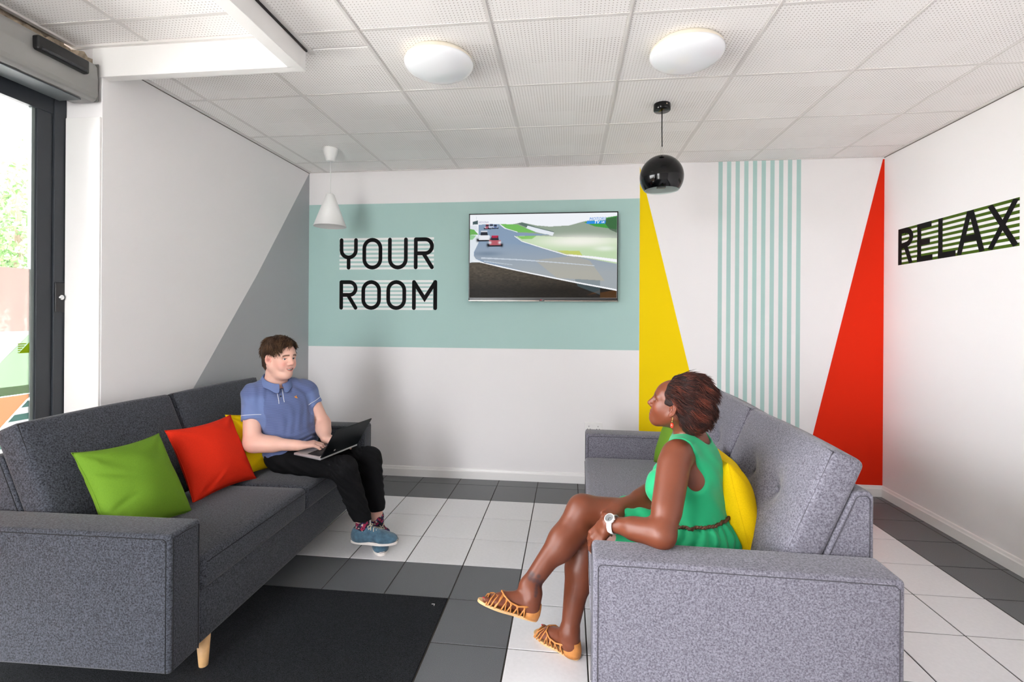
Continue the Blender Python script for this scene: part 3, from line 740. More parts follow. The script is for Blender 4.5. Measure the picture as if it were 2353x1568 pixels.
def text_me(body, size, shear=0.0):
    c = bpy.data.curves.new('t', 'FONT'); c.body = body; c.size = size; c.align_x = 'CENTER'; c.align_y = 'CENTER'; c.shear = shear; c.resolution_u = 3
    o = bpy.data.objects.new('t', c); C.objects.link(o); bpy.context.view_layer.update()
    me = bpy.data.meshes.new_from_object(o); bpy.data.objects.remove(o); bpy.data.curves.remove(c)
    return me
def text_on(name, body, size, loc, m, parent, shear=0.0, sx=1.0):
    o = new_obj(name, text_me(body, size, shear), m, parent); o.location = loc; o.rotation_euler = (PI / 2, 0, 0); o.scale = (sx, 1, 1)
    return o
d = new_obj('logo_disc', lathe_me('ld', [(0.0001, 0.001), (0.0045, 0.001), (0.0048, 0)], 16), emis('logo_red', (220, 40, 50), 0.22), lgx); d.location = (-0.007, -0.0716, -TH + 0.005); d.rotation_euler = (PI / 2, 0, 0)
text_on('logo_letters', 'LG', 0.011, (0.006, -0.0720, -TH + 0.005), emis('logo_white', (230, 230, 230), 0.22), lgx)
# picture on the screen: a broadcast frame painted per vertex
nx, nz = 420, 236
sx = np.linspace(0, 1, nx); sy = np.linspace(0, 1, nz); GX, GY = np.meshgrid(sx, sy)     # GY down
def srgb(a): a = np.asarray(a, float) / 255; return np.where(a <= 0.04045, a / 12.92, ((a + 0.055) / 1.055) ** 2.4)
IMG = np.zeros((nz, nx, 3)); IMG[:] = srgb((244, 247, 252))
rs = np.random.RandomState(3)
def inpoly(poly):
    ins = np.zeros(GX.shape, bool); n = len(poly)
    for i in range(n):
        x0, y0 = poly[i]; x1, y1 = poly[(i + 1) % n]
        if y0 == y1: continue
        c = ((GY >= min(y0, y1)) & (GY < max(y0, y1))); xi = x0 + (GY - y0) * (x1 - x0) / (y1 - y0)
        ins ^= c & (GX < xi)
    return ins
def fill(poly, rgb, a=1.0):
    m = inpoly(poly); IMG[m] = IMG[m] * (1 - a) + srgb(rgb) * a
def blob(cx, cy, rx, ry, rgb, a=1.0):
    w = np.exp(-(((GX - cx) / rx) ** 2 + ((GY - cy) / ry) ** 2) ** 1.2)[..., None] * a; IMG[:] = IMG * (1 - w) + srgb(rgb) * w
def line(pts, w0, w1, rgb, a=1.0):
    L_, R_ = [], []
    for i, (x, y) in enumerate(pts):
        w = w0 + (w1 - w0) * i / (len(pts) - 1); L_.append((x, y - w)); R_.append((x, y + w))
    fill(L_ + R_[::-1], rgb, a)
# hills and grass beyond the track
fill([(0.30, 0.12), (0.36, 0.10), (0.46, 0.14), (0.55, 0.155), (0.68, 0.145), (0.78, 0.10), (0.90, 0.065), (1, 0.04), (1, 0.62), (0.2, 0.4)], (150, 165, 148))
fill([(0.78, 0.11), (0.90, 0.07), (1, 0.04), (1, 0.20), (0.85, 0.16)], (70, 160, 70)); fill([(0.9, 0.08), (1, 0.05), (1, 0.24), (0.95, 0.2)], (60, 90, 66), 0.8)
fill([(0.20, 0.115), (0.33, 0.125), (0.46, 0.225), (0.30, 0.215)], (120, 190, 96))
fill([(0.33, 0.115), (0.36, 0.10), (0.46, 0.16), (0.58, 0.215), (0.57, 0.25), (0.46, 0.21)], (96, 118, 110))
fill([(0.40, 0.14), (0.45, 0.165), (0.58, 0.225), (0.57, 0.265), (0.46, 0.22), (0.39, 0.17)], (232, 238, 246))
fill([(0.31, 0.265), (0.45, 0.26), (0.62, 0.28), (1, 0.30), (1, 0.62), (0.80, 0.55), (0.66, 0.48), (0.50, 0.40), (0.36, 0.33)], (196, 220, 180))
fill([(0.33, 0.265), (0.46, 0.262), (0.43, 0.30), (0.36, 0.30)], (130, 196, 92))
blob(0.75, 0.33, 0.26, 0.07, (250, 248, 240), 0.9); blob(0.92, 0.42, 0.07, 0.03, (238, 244, 232), 0.8)
fill([(0.60, 0.44), (0.75, 0.445), (0.77, 0.50), (0.66, 0.49)], (200, 206, 84), 0.8)
# track
fill([(0.06, 0.12), (0.20, 0.115), (0.24, 0.17), (0.33, 0.22), (0.56, 0.25), (0.42, 0.262), (0.31, 0.262), (0.36, 0.32), (0.50, 0.40), (0.66, 0.485), (1, 0.60), (1, 0.90), (0.72, 0.81), (0.42, 0.70), (0.22, 0.62), (0.05, 0.55), (0.02, 0.47), (0.06, 0.34)], (136, 158, 184))
g = np.clip((GY - 0.30) / 0.4, 0, 1)[..., None] * inpoly([(0.05, 0.3), (0.5, 0.4), (1, 0.6), (1, 0.9), (0.42, 0.7), (0.03, 0.52)])[..., None] * 0.55
IMG[:] = IMG * (1 - g) + srgb((184, 182, 170)) * g
blob(0.12, 0.47, 0.10, 0.03, (108, 128, 150), 0.7)
fill([(0.72, 0.50), (0.82, 0.56), (0.92, 0.80), (0.60, 0.76), (0.45, 0.55)], (196, 182, 146), 0.35)
line([(0.31, 0.262), (0.36, 0.325), (0.50, 0.405), (0.66, 0.490), (0.72, 0.507)], 0.004, 0.006, (250, 250, 252))
line([(0.68, 0.493), (0.85, 0.525), (1, 0.565)], 0.008, 0.018, (250, 251, 255))
line([(0.08, 0.52), (0.35, 0.545), (0.6, 0.58), (0.85, 0.62)], 0.008, 0.004, (210, 220, 232), 0.8); line([(0.1, 0.56), (0.3, 0.605)], 0.006, 0.003, (206, 218, 230), 0.7)
line([(0.21, 0.118), (0.25, 0.17), (0.33, 0.215)], 0.003, 0.004, (240, 244, 250))
# left verge and barrier
fill([(0, 0.13), (0.05, 0.13), (0.06, 0.2), (0, 0.2)], (226, 232, 240)); fill([(0, 0.17), (0.03, 0.18), (0.06, 0.24), (0, 0.24)], (110, 180, 90)); fill([(0, 0.24), (0.06, 0.25), (0.06, 0.34), (0.03, 0.45), (0.03, 0.52), (0.10, 0.575), (0, 0.58)], (226, 234, 240)); fill([(0, 0.24), (0.045, 0.25), (0.02, 0.30), (0, 0.3)], (150, 204, 150))
fill([(0.02, 0.085), (0.055, 0.07), (0.055, 0.115), (0.02, 0.12)], (70, 92, 96)); line([(0.045, 0.03), (0.047, 0.1)], 0.02, 0.02, (120, 140, 160), 0.5)
# gravel in the foreground
fill([(0, 0.575), (0.10, 0.57), (0.22, 0.625), (0.42, 0.70), (0.72, 0.81), (1, 0.90), (1, 1), (0, 1)], (84, 76, 64))
m_ = inpoly([(0, 0.575), (0.10, 0.57), (0.22, 0.625), (0.42, 0.70), (0.72, 0.81), (1, 0.90), (1, 1), (0, 1)])
ns = np.repeat(rs.rand(nz, nx // 6 + 1), 6, axis=1)[:, :nx]; dk = np.clip((GY - 0.66) / 0.24, 0, 1)
IMG[m_] = (IMG * (0.5 + 0.9 * ns[..., None]) * (1 - 0.80 * dk[..., None]))[m_]
fill([(0.80, 0.965), (1, 0.90), (1, 1), (0.89, 1), (0.89, 0.9)], (96, 62, 26), 0.6)
fill([(0.72, 0.775), (0.89, 0.79), (0.89, 0.96), (0.74, 0.86)], (80, 104, 112), 0.45)
line([(0.02, 0.55), (0.10, 0.58), (0.22, 0.63), (0.42, 0.705), (0.72, 0.812), (1, 0.905)], 0.004, 0.009, (250, 252, 255))
# cars
def car(x, y, s, body, roof):
    fill([(x - 0.050 * s, y + 0.030 * s), (x + 0.052 * s, y + 0.034 * s), (x + 0.05 * s, y + 0.058 * s), (x - 0.045 * s, y + 0.056 * s)], (26, 28, 36))
    fill([(x - 0.038 * s, y - 0.02 * s), (x + 0.038 * s, y - 0.015 * s), (x + 0.042 * s, y + 0.04 * s), (x - 0.036 * s, y + 0.04 * s)], body)
    fill([(x - 0.022 * s, y - 0.065 * s), (x + 0.022 * s, y - 0.065 * s), (x + 0.026 * s, y - 0.015 * s), (x - 0.026 * s, y - 0.018 * s)], (40, 44, 56)); fill([(x - 0.022 * s, y - 0.070 * s), (x + 0.022 * s, y - 0.070 * s), (x + 0.022 * s, y - 0.055 * s), (x - 0.022 * s, y - 0.055 * s)], roof)
    for q in (-1, 1): blob(x + q * 0.033 * s, y + 0.012 * s, 0.010 * s, 0.016 * s, (232, 236, 244), 0.9); blob(x + q * 0.046 * s, y + 0.04 * s, 0.010 * s, 0.024 * s, (24, 26, 32), 0.95)
car(0.10, 0.265, 1.0, (236, 238, 244), (210, 214, 224)); car(0.175, 0.325, 1.05, (184, 92, 104), (196, 40, 70))
fill([(0.155, 0.255), (0.192, 0.255), (0.195, 0.285), (0.155, 0.285)], (196, 40, 80), 0.7)
car(0.122, 0.150, 0.45, (184, 100, 120), (160, 80, 100)); car(0.150, 0.145, 0.45, (180, 190, 214), (120, 130, 160)); car(0.178, 0.148, 0.4, (100, 120, 168), (80, 96, 140))
# channel logo block
fill([(0.80, 0.095), (0.925, 0.095), (0.92, 0.13), (0.795, 0.13)], (52, 146, 232)); fill([(0.815, 0.058), (0.925, 0.058), (0.923, 0.093), (0.81, 0.093)], (236, 243, 252))
SW, SH = TW - 0.007, (TH * 2 - 0.029) / 2; zcS = (TH - 0.008 + -TH + 0.021) / 2
Vs = np.stack([(GX.ravel() * 2 - 1) * SW, np.full(GX.size, -0.0650), zcS - (GY.ravel() * 2 - 1) * SH], 1)
ii = np.arange(nz * nx).reshape(nz, nx); Fs = np.stack([ii[:-1, :-1].ravel(), ii[1:, :-1].ravel(), ii[1:, 1:].ravel(), ii[:-1, 1:].ravel()], 1)
me = mesh_np('screen', Vs, Fs); set_col(me, IMG.reshape(-1, 3))
m = vcol_mat('screen_picture', 0.35, 0.06, emit=0.235); m.node_tree.nodes['Principled BSDF'].inputs['Base Color'].default_value = (0.004, 0.004, 0.005, 1)
for l in list(m.node_tree.links):
    if l.to_socket.name == 'Base Color': m.node_tree.links.remove(l)
scr = new_obj('screen', me, m, tv)
def scr_xy(u, v): return ((u * 2 - 1) * SW, -0.0656, zcS - (v * 2 - 1) * SH)
EB = emis('logo_blue', (30, 110, 190), 0.32); EW = emis('logo_text_white', (250, 252, 255), 0.36); EP = emis('banner_text', (120, 110, 150), 0.29)
text_on('logo_text', 'MOTORS', 0.036, scr_xy(0.868, 0.074), EB, scr, 0.3, 0.92); text_on('logo_text', 'TV', 0.036, scr_xy(0.862, 0.112), EW, scr, 0.3); text_on('logo_text', 'UK', 0.020, scr_xy(0.905, 0.113), EW, scr, 0.2)
text_on('banner_text', 'SEDONA', 0.022, scr_xy(0.095, 0.094), EP, scr, 0.2, 1.0)

# ---- laptop on the man's lap
M_alum = mat('laptop_aluminium', (206, 206, 208), 0.35, metal=0.6)
o_ = np.array([0.224, -1.806, 0.605]); th_, ti_, la_, rl_ = 0.319, -0.034, 0.992, 0.054
wv = np.array([math.sin(th_), math.cos(th_), 0.0]); dv = np.array([math.cos(th_), -math.sin(th_), 0.0]); wv = wv * math.cos(rl_) + np.array([0, 0, math.sin(rl_)])
up = np.cross(dv, wv); up = up if up[2] > 0 else -up
d2 = dv * math.cos(ti_) + up * math.sin(ti_); u2 = up * math.cos(ti_) - dv * math.sin(ti_)
# local frame: X = -width so that (X, Y=depth to hinge, Z=up) is right handed
LW, LD = 0.292, 0.202
ML = Matrix(((wv[0], -d2[0], u2[0], o_[0]), (wv[1], -d2[1], u2[1], o_[1]), (wv[2], -d2[2], u2[2], o_[2]), (0, 0, 0, 1)))   # X width, Y from hinge to user
lap = empty('laptop', (0, 0, 0), 0, 'slim silver laptop with dark lid open on the man\'s lap', 'laptop'); lap.matrix_world = ML
box('base', 0, LW, 0, LD, -0.007, 0.006, M_alum, lap, 0.003)
kb = box('keyboard', 0.020, LW - 0.020, 0.028, 0.118, 0.0060, 0.0066, M_blackpl, lap)
kcap = None; M_key = mat('keycap', (26, 27, 30), 0.5)
for r_ in range(6):
    for c_ in range(14):
        if r_ == 5 and 4 <= c_ <= 8:
            if c_ != 4: continue
            me_ = box_me('key', -0.0085, 0.0855, -0.0062, 0.0062, 0, 0.0022); me_.materials.append(M_key)
        else:
            if kcap is None: kcap = box_me('key', -0.0078, 0.0078, -0.0062, 0.0062, 0, 0.0022, 0.0006, 1); kcap.materials.append(M_key)
            me_ = kcap
        k_ = bpy.data.objects.new('key', me_); C.objects.link(k_); k_.parent = kb; k_.location = (0.0315 + c_ * 0.01825, 0.036 + r_ * 0.0148, 0.0066)
box('trackpad', LW / 2 - 0.05, LW / 2 + 0.05, 0.128, 0.198, 0.0058, 0.0064, mat('trackpad', (190, 190, 192), 0.3, metal=0.5), lap)
lid = empty('lid', (0, 0, 0.006)); lid.parent = lap; lid.rotation_euler = (0, 0, 0)
# lid plane rises from the hinge away from the user
ca, sa = math.cos(la_), math.sin(la_)
ML2 = Matrix(((1, 0, 0, 0), (0, -ca, -sa, 0), (0, sa, -ca, 0.006), (0, 0, 0, 1)))        # Y up the lid, Z away from the user's face side
lid_o = box('lid_shell', 0, LW, 0, LD, -0.003, 0.0035, mat('laptop_lid_dark', (20, 24, 28), 0.35, metal=0.3), lap, 0.002); lid_o.matrix_local = ML2
bpy.data.objects.remove(lid)
dsp = box('display', 0.012, LW - 0.012, 0.014, LD - 0.010, -0.0037, -0.0031, emis('display_glow', (120, 140, 170), 0.2), lid_o)
lgp = new_obj('lid_badge', lathe_me('badge', [(0.0001, 0.0004), (0.006, 0.0004), (0.0063, 0)], 20), mat('badge', (200, 190, 185), 0.4), lid_o); lgp.location = (LW * 0.30, 0.030, 0.0036)

# ---- outdoors: paving and trees seen through the glass
struct(box('ground', -40, XD - 0.15, -40, 40, -0.35, -0.15, mat('paving', (214, 212, 206), 0.9, noise=(3, 0.1, 4))), 'pale paving outside the door')
struct(box('ground', XD - 0.15, 40, -40, YR - 0.25, -0.35, -0.15, mat('paving', (214, 212, 206), 0.9)), 'pale paving behind the building')
M_leaf = mat('leaf', (74, 108, 50), 0.6, noise=(2.0, 0.35, 3)); M_bark = mat('bark', (96, 82, 66), 0.9, bump=(30, 0.6, 0.02))
def tree(loc, h, r, seed, label):
    rng = np.random.RandomState(seed); t = empty('tree', loc, 0, label, 'tree', 'trees outside the glass door')
    tube('trunk', [(0, 0, -0.2), (0.05, 0, h * 0.3), (0.0, 0.05, h * 0.6), (0.05, 0.0, h * 0.85)], [0.13, 0.11, 0.08, 0.03], M_bark, t, 10)
    V, F = [], []
    for b in range(70):
        d = rng.normal(size=3); d /= np.linalg.norm(d); c = np.array([0, 0, h * 0.62]) + d * np.array([r, r, h * 0.36]) * rng.uniform(0.35, 0.95)
        for q in range(110):
            p_ = c + rng.normal(size=3) * r * 0.17; u_ = rng.normal(size=3); u_ /= np.linalg.norm(u_); w_ = np.cross(u_, rng.normal(size=3)); w_ /= np.linalg.norm(w_)
            l_, k_ = rng.uniform(0.05, 0.10), rng.uniform(0.025, 0.045); n0 = len(V)
            V += [p_ - u_ * l_, p_ + w_ * k_, p_ + u_ * l_, p_ - w_ * k_]; F.append([n0, n0 + 1, n0 + 2, n0 + 3])
    cr = new_obj('crown', mesh_np('crown', np.array(V), np.array(F), False), M_leaf, t); cr['kind'] = 'stuff'
tree((-11.0, 5.6, 0), 5.0, 2.3, 11, 'pale green leafy tree outside the glass door'); tree((-18.5, 11.5, 0), 7.6, 2.8, 12, 'taller tree further away behind the leafy one')
# ================================================================== PEOPLE (smoothly blended implicit surfaces, meshed with surface nets)
def A3(v): return np.array(v, dtype=np.float64)
def unit(v): v = A3(v); return v / np.linalg.norm(v)
class SDF:
    def __init__(s): s.p = []; s.post = []
    def cone(s, a, b, ra, rb, k=0.02, op='u', n=None, q=1.0, cut=None):
        a, b = A3(a), A3(b); m = max(ra, rb) * max(1, q) + k + 0.012
        s.p.append(('c', (a, b, ra, rb, None if n is None else unit(n), q, cut), np.minimum(a, b) - m, np.maximum(a, b) + m, k, op)); return s
    def chain(s, pts, rads, k=0.01):
        for i in range(len(pts) - 1): s.cone(pts[i], pts[i + 1], rads[i], rads[i + 1], k)
        return s
    def ell(s, c, r, R=None, k=0.02, op='u'):
        c, r = A3(c), A3(r); R = np.eye(3) if R is None else np.asarray(R, float)
        e = np.sqrt(((R * r) ** 2).sum(1)) + k + 0.012
        s.p.append(('e', (c, r, R), c - e, c + e, k, op)); return s
    def half(s, p, n, k=0.004):           # keep the side opposite to n
        s.p.append(('h', (A3(p), unit(n)), None, None, k, 'i')); return s
    def bounds(s):
        lo = np.min([q[2] for q in s.p if q[2] is not None and q[5] == 'u'], axis=0); hi = np.max([q[3] for q in s.p if q[3] is not None and q[5] == 'u'], axis=0); return lo, hi
    def grid(s, lo, hi, h):
        ax = [np.arange(lo[i], hi[i] + h, h) for i in range(3)]
        D = np.full([len(a) for a in ax], 0.3, dtype=np.float32)
        for kind, par, l, u, k, op in s.p:
            if l is None: sl = (slice(None),) * 3
            else:
                i0 = [max(0, int(np.searchsorted(ax[i], l[i]) - 1)) for i in range(3)]; i1 = [min(len(ax[i]), int(np.searchsorted(ax[i], u[i]) + 1)) for i in range(3)]
                if any(i1[i] - i0[i] < 1 for i in range(3)): continue
                sl = tuple(slice(i0[i], i1[i]) for i in range(3))
            X = ax[0][sl[0]].astype(np.float32)[:, None, None]; Y = ax[1][sl[1]].astype(np.float32)[None, :, None]; Z = ax[2][sl[2]].astype(np.float32)[None, None, :]
            if kind == 'c':
                a, b, ra, rb, n, q, cut = par; ab = b - a; L2 = max(float(ab @ ab), 1e-12)
                x, y, z = X - a[0], Y - a[1], Z - a[2]
                t = np.clip((x * ab[0] + y * ab[1] + z * ab[2]) / L2, 0, 1)
                vx, vy, vz = x - t * ab[0], y - t * ab[1], z - t * ab[2]; d2 = vx * vx + vy * vy + vz * vz; f = 1.0
                if n is not None:
                    vn = vx * n[0] + vy * n[1] + vz * n[2]; d2 = d2 + vn * vn * (1 / (q * q) - 1); f = (min(q, 1) + 1) / 2
                d = (np.sqrt(np.maximum(d2, 0)) - (ra + (rb - ra) * t)) * f
                if cut is not None:
                    cp, cn = cut; d = np.maximum(d, (X - cp[0]) * cn[0] + (Y - cp[1]) * cn[1] + (Z - cp[2]) * cn[2])
            elif kind == 'e':
                c, r, R = par; x, y, z = X - c[0], Y - c[1], Z - c[2]
                k0 = 0; k1 = 0
                for i in range(3):
                    w = x * R[0, i] + y * R[1, i] + z * R[2, i]; k0 = k0 + (w / r[i]) ** 2; k1 = k1 + (w / r[i] ** 2) ** 2
                k0 = np.sqrt(k0); d = k0 * (k0 - 1) / np.maximum(np.sqrt(k1), 1e-6)
            else:
                p0, n = par; d = (X - p0[0]) * n[0] + (Y - p0[1]) * n[1] + (Z - p0[2]) * n[2]
            E_ = D[sl]
            if op == 'u':
                hh = np.maximum(k - np.abs(E_ - d), 0) / k; D[sl] = np.minimum(E_, d) - hh * hh * k * 0.25
            else:
                if op == 's': d = -d
                hh = np.maximum(k - np.abs(E_ - d), 0) / k; D[sl] = np.maximum(E_, d) + hh * hh * k * 0.25
        X, Y, Z = ax[0][:, None, None], ax[1][None, :, None], ax[2][None, None, :]
        for f in s.post: D = D + f(X, Y, Z).astype(np.float32)
        return ax, D
    def polys(s, lo, hi, h):
        ax, D = s.grid(lo, hi, h); S = D < 0
        c = np.zeros([n - 1 for n in D.shape], np.int8)
        for i in (0, 1):
            for j in (0, 1):
                for k in (0, 1): c += S[i:D.shape[0] - 1 + i, j:D.shape[1] - 1 + j, k:D.shape[2] - 1 + k]
        M_ = (c > 0) & (c < 8); ids = np.full(M_.shape, -1, np.int64); I = np.argwhere(M_); ids[M_] = np.arange(len(I))
        if len(I) == 0: return np.zeros((0, 3)), np.zeros((0, 4), int)
        val = {}
        for i in (0, 1):
            for j in (0, 1):
                for k in (0, 1): val[(i, j, k)] = D[I[:, 0] + i, I[:, 1] + j, I[:, 2] + k].astype(np.float64)
        acc = np.zeros((len(I), 3)); cnt = np.zeros(len(I)); cs = list(val)
        for a in cs:
            for b in cs:
                if sum(abs(a[i] - b[i]) for i in range(3)) != 1 or a > b: continue
                va, vb = val[a], val[b]; m = (va < 0) != (vb < 0); t = np.where(m, va / np.where(va == vb, 1, va - vb), 0)
                acc += np.where(m[:, None], A3(a) + (A3(b) - A3(a)) * t[:, None], 0); cnt += m
        V = A3([ax[0][0], ax[1][0], ax[2][0]]) + (I + acc / np.maximum(cnt, 1)[:, None]) * h
        F = []
        for d in range(3):
            e, f = (d + 1) % 3, (d + 2) % 3
            sl0 = [slice(1, -1)] * 3; sl0[d] = slice(0, -1); sl1 = list(sl0); sl1[d] = slice(1, None)
            a, b = S[tuple(sl0)], S[tuple(sl1)]; m = a != b; Q = np.argwhere(m); flip = a[m]
            Q = Q + 1; Q[:, d] -= 1
            def cell(de, df):
                R = Q.copy(); R[:, e] -= de; R[:, f] -= df; return ids[R[:, 0], R[:, 1], R[:, 2]]
            q = np.stack([cell(1, 1), cell(0, 1), cell(0, 0), cell(1, 0)], 1)
            q[~flip] = q[~flip][:, ::-1]; F.append(q)
        F = np.concatenate(F); F = F[(F >= 0).all(1)]
        return V, F
    def mesh(s, h, fine=()):
        """fine: list of (lo, hi, h) boxes meshed at a finer step"""
        lo, hi = s.bounds(); Vs, Fs, off = [], [], 0
        for bi, (l, u, hh) in enumerate([(lo - 0.02, hi + 0.02, h)] + [(A3(a), A3(b), c) for a, b, c in fine]):
            V, F = s.polys(l if bi == 0 else l - 2 * hh, u if bi == 0 else u + 2 * hh, hh)
            if len(F) == 0: continue
            cen = V[F].mean(1)
            if bi == 0:
                keep = np.ones(len(F), bool)
                for a, b, c in fine: keep &= ~((cen > A3(a) + h * 0.8) & (cen < A3(b) - h * 0.8)).all(1)
            else: keep = ((cen > l) & (cen < u)).all(1)
            F = F[keep]; use = np.zeros(len(V), bool); use[F.ravel()] = True; mp = np.cumsum(use) - 1
            Vs.append(V[use]); Fs.append(mp[F] + off); off += int(use.sum())
        return np.concatenate(Vs), np.concatenate(Fs)
def smoothstep(a, b, x): t = np.clip((x - a) / (b - a), 0, 1); return t * t * (3 - 2 * t)
def rotz(a): c, s = math.cos(a), math.sin(a); return np.array([[c, -s, 0], [s, c, 0], [0, 0, 1.0]])
def frame(fwd, up=(0, 0, 1)):
    x = unit(fwd); y = unit(np.cross(up, x)); z = np.cross(x, y); return np.stack([x, y, z], 1)      # columns: forward, left, up
def noise3(P, f, seed=0):
    """cheap smooth pseudo noise from sines"""
    r = np.random.RandomState(seed); o = 0
    for i in range(5):
        k = r.normal(size=3) * f; o = o + np.sin(P[..., 0] * k[0] + P[..., 1] * k[1] + P[..., 2] * k[2] + r.rand() * 6.28)
    return o / 5
def put(name, VF, m, parent, col=None, kind=None):
    me = mesh_np(name, VF[0], VF[1])
    if col is not None: set_col(me, col)
    o = new_obj(name, me, m, parent)
    if kind: o['kind'] = kind
    return o

# ---------------------------------------------------------------- head
def head_sdf(S, H, o, s, female=False, smile=True):
    def W(p): return o + H @ (A3(p) * s)
    def E(c, r, k=0.02, op='u', R=None): S.ell(W(c), A3(r) * s, H if R is None else H @ R, k * s, op)
    def Cn(a, b, ra, rb, k=0.015, op='u'): S.cone(W(a), W(b), ra * s, rb * s, k * s, op)
    E((-0.012, 0, 0.034), (0.099, 0.077, 0.090))
    E((0.028, 0, -0.020), (0.066, 0.062, 0.088), 0.03)
    E((0.050, 0, 0.035), (0.045, 0.058, 0.050), 0.03)
    jw = 0.052 if female else 0.058
    for y in (-1, 1):
        Cn((-0.005, y * jw, -0.045 if not female else -0.038), (0.060, y * 0.014, -0.098 if not female else -0.090), 0.024 if not female else 0.019, 0.020 if not female else 0.016, 0.03)
        E((0.056, y * 0.036, -0.028), (0.032, 0.026, 0.032), 0.025)
        Cn((0.086, y * 0.018, 0.024), (0.076, y * 0.048, 0.020), 0.008, 0.007, 0.018)          # brow
    E((0.068, 0, -0.097 if not female else -0.090), (0.024, 0.024, 0.020), 0.025)                                         # chin
    if not female: E((0.02, 0, -0.10), (0.05, 0.05, 0.03), 0.03)
    E((0.080, 0, -0.062), (0.018, 0.030, 0.026), 0.02)                                          # muzzle
    for y in (-1, 1): E((0.098, y * 0.032, 0.004), (0.020, 0.017, 0.013), 0.014, 's')           # sockets
    Cn((0.090, 0, 0.018), (0.111, 0, -0.025), 0.0075, 0.0115, 0.012)                            # nose
    for y in (-1, 1): E((0.098, y * 0.0125, -0.031), (0.0115, 0.0085, 0.0085), 0.008)
    for y in (-1, 1):                                                                           # lids
        Cn((0.0825, y * 0.019, 0.0100), (0.0760, y * 0.046, 0.0075), 0.0055, 0.0050, 0.006)
        Cn((0.0810, y * 0.020, -0.0080), (0.0755, y * 0.044, -0.0070), 0.0048, 0.0043, 0.006)
    if smile:
        for y in (-1, 1):
            Cn((0.0955, 0, -0.0585), (0.0830, y * 0.025, -0.0560), 0.0052, 0.0034, 0.006); Cn((0.0925, 0, -0.0740), (0.0815, y * 0.022, -0.0620), 0.0060, 0.0038, 0.006)
            Cn((0.1040, 0, -0.0660), (0.0900, y * 0.0240, -0.0590), 0.0040, 0.0018, 0.003, 's')
            E((0.070, y * 0.040, -0.046), (0.016, 0.014, 0.018), 0.018)
    else:
        E((0.0900, 0, -0.0560), (0.0105, 0.024, 0.0065), 0.008); E((0.0880, 0, -0.0700), (0.0105, 0.021, 0.0070), 0.008)
        E((0.100, 0, -0.0630), (0.012, 0.024, 0.0014), 0.004, 's')
    for y in (-1, 1):                                                                           # ears: plate, helix rim, concha, lobe
        f_ = 0.50; U_ = A3((-math.cos(f_), y * math.sin(f_), 0)); c_ = A3((0.012, y * 0.0755, -0.004)); out_n = A3((math.sin(f_), y * math.cos(f_), 0))
        R = np.stack([-U_, np.cross((0, 0, 1), -U_), A3((0, 0, 1))], 1)
        E(c_ + U_ * 0.013, (0.0155, 0.0042, 0.0270), 0.004, 'u', R)
        rim = [c_ + U_ * (0.013 + 0.0165 * math.sin(t)) + A3((0, 0, 0.0290 * math.cos(t))) + out_n * 0.0025 for t in [math.radians(q) for q in (-62, -35, -8, 20, 50, 80, 110, 140, 165)]]
        for i in range(len(rim) - 1): S.cone(W(rim[i]), W(rim[i + 1]), 0.0040 * s, 0.0038 * s, 0.002 * s)
        lobe = c_ + U_ * 0.009 + A3((0, 0, -0.0310)); E(lobe, (0.0085, 0.0050, 0.0095), 0.004, 'u', R)
        ah = [c_ + U_ * (0.010 + 0.0085 * math.sin(t)) + A3((0, 0, 0.002 + 0.017 * math.cos(t))) + out_n * 0.0032 for t in [math.radians(q) for q in (10, 50, 90, 130)]]
        for i in range(3): S.cone(W(ah[i]), W(ah[i + 1]), 0.0028 * s, 0.0028 * s, 0.002 * s)
        E(c_ + U_ * 0.0075 + A3((0, 0, -0.004)) + out_n * 0.004, (0.0070, 0.0050, 0.0110), 0.003, 's', R)
        E(c_ + U_ * 0.000 + A3((0, 0, -0.008)) + out_n * 0.002, (0.0040, 0.0040, 0.0060), 0.003, 'u', R)
    return W
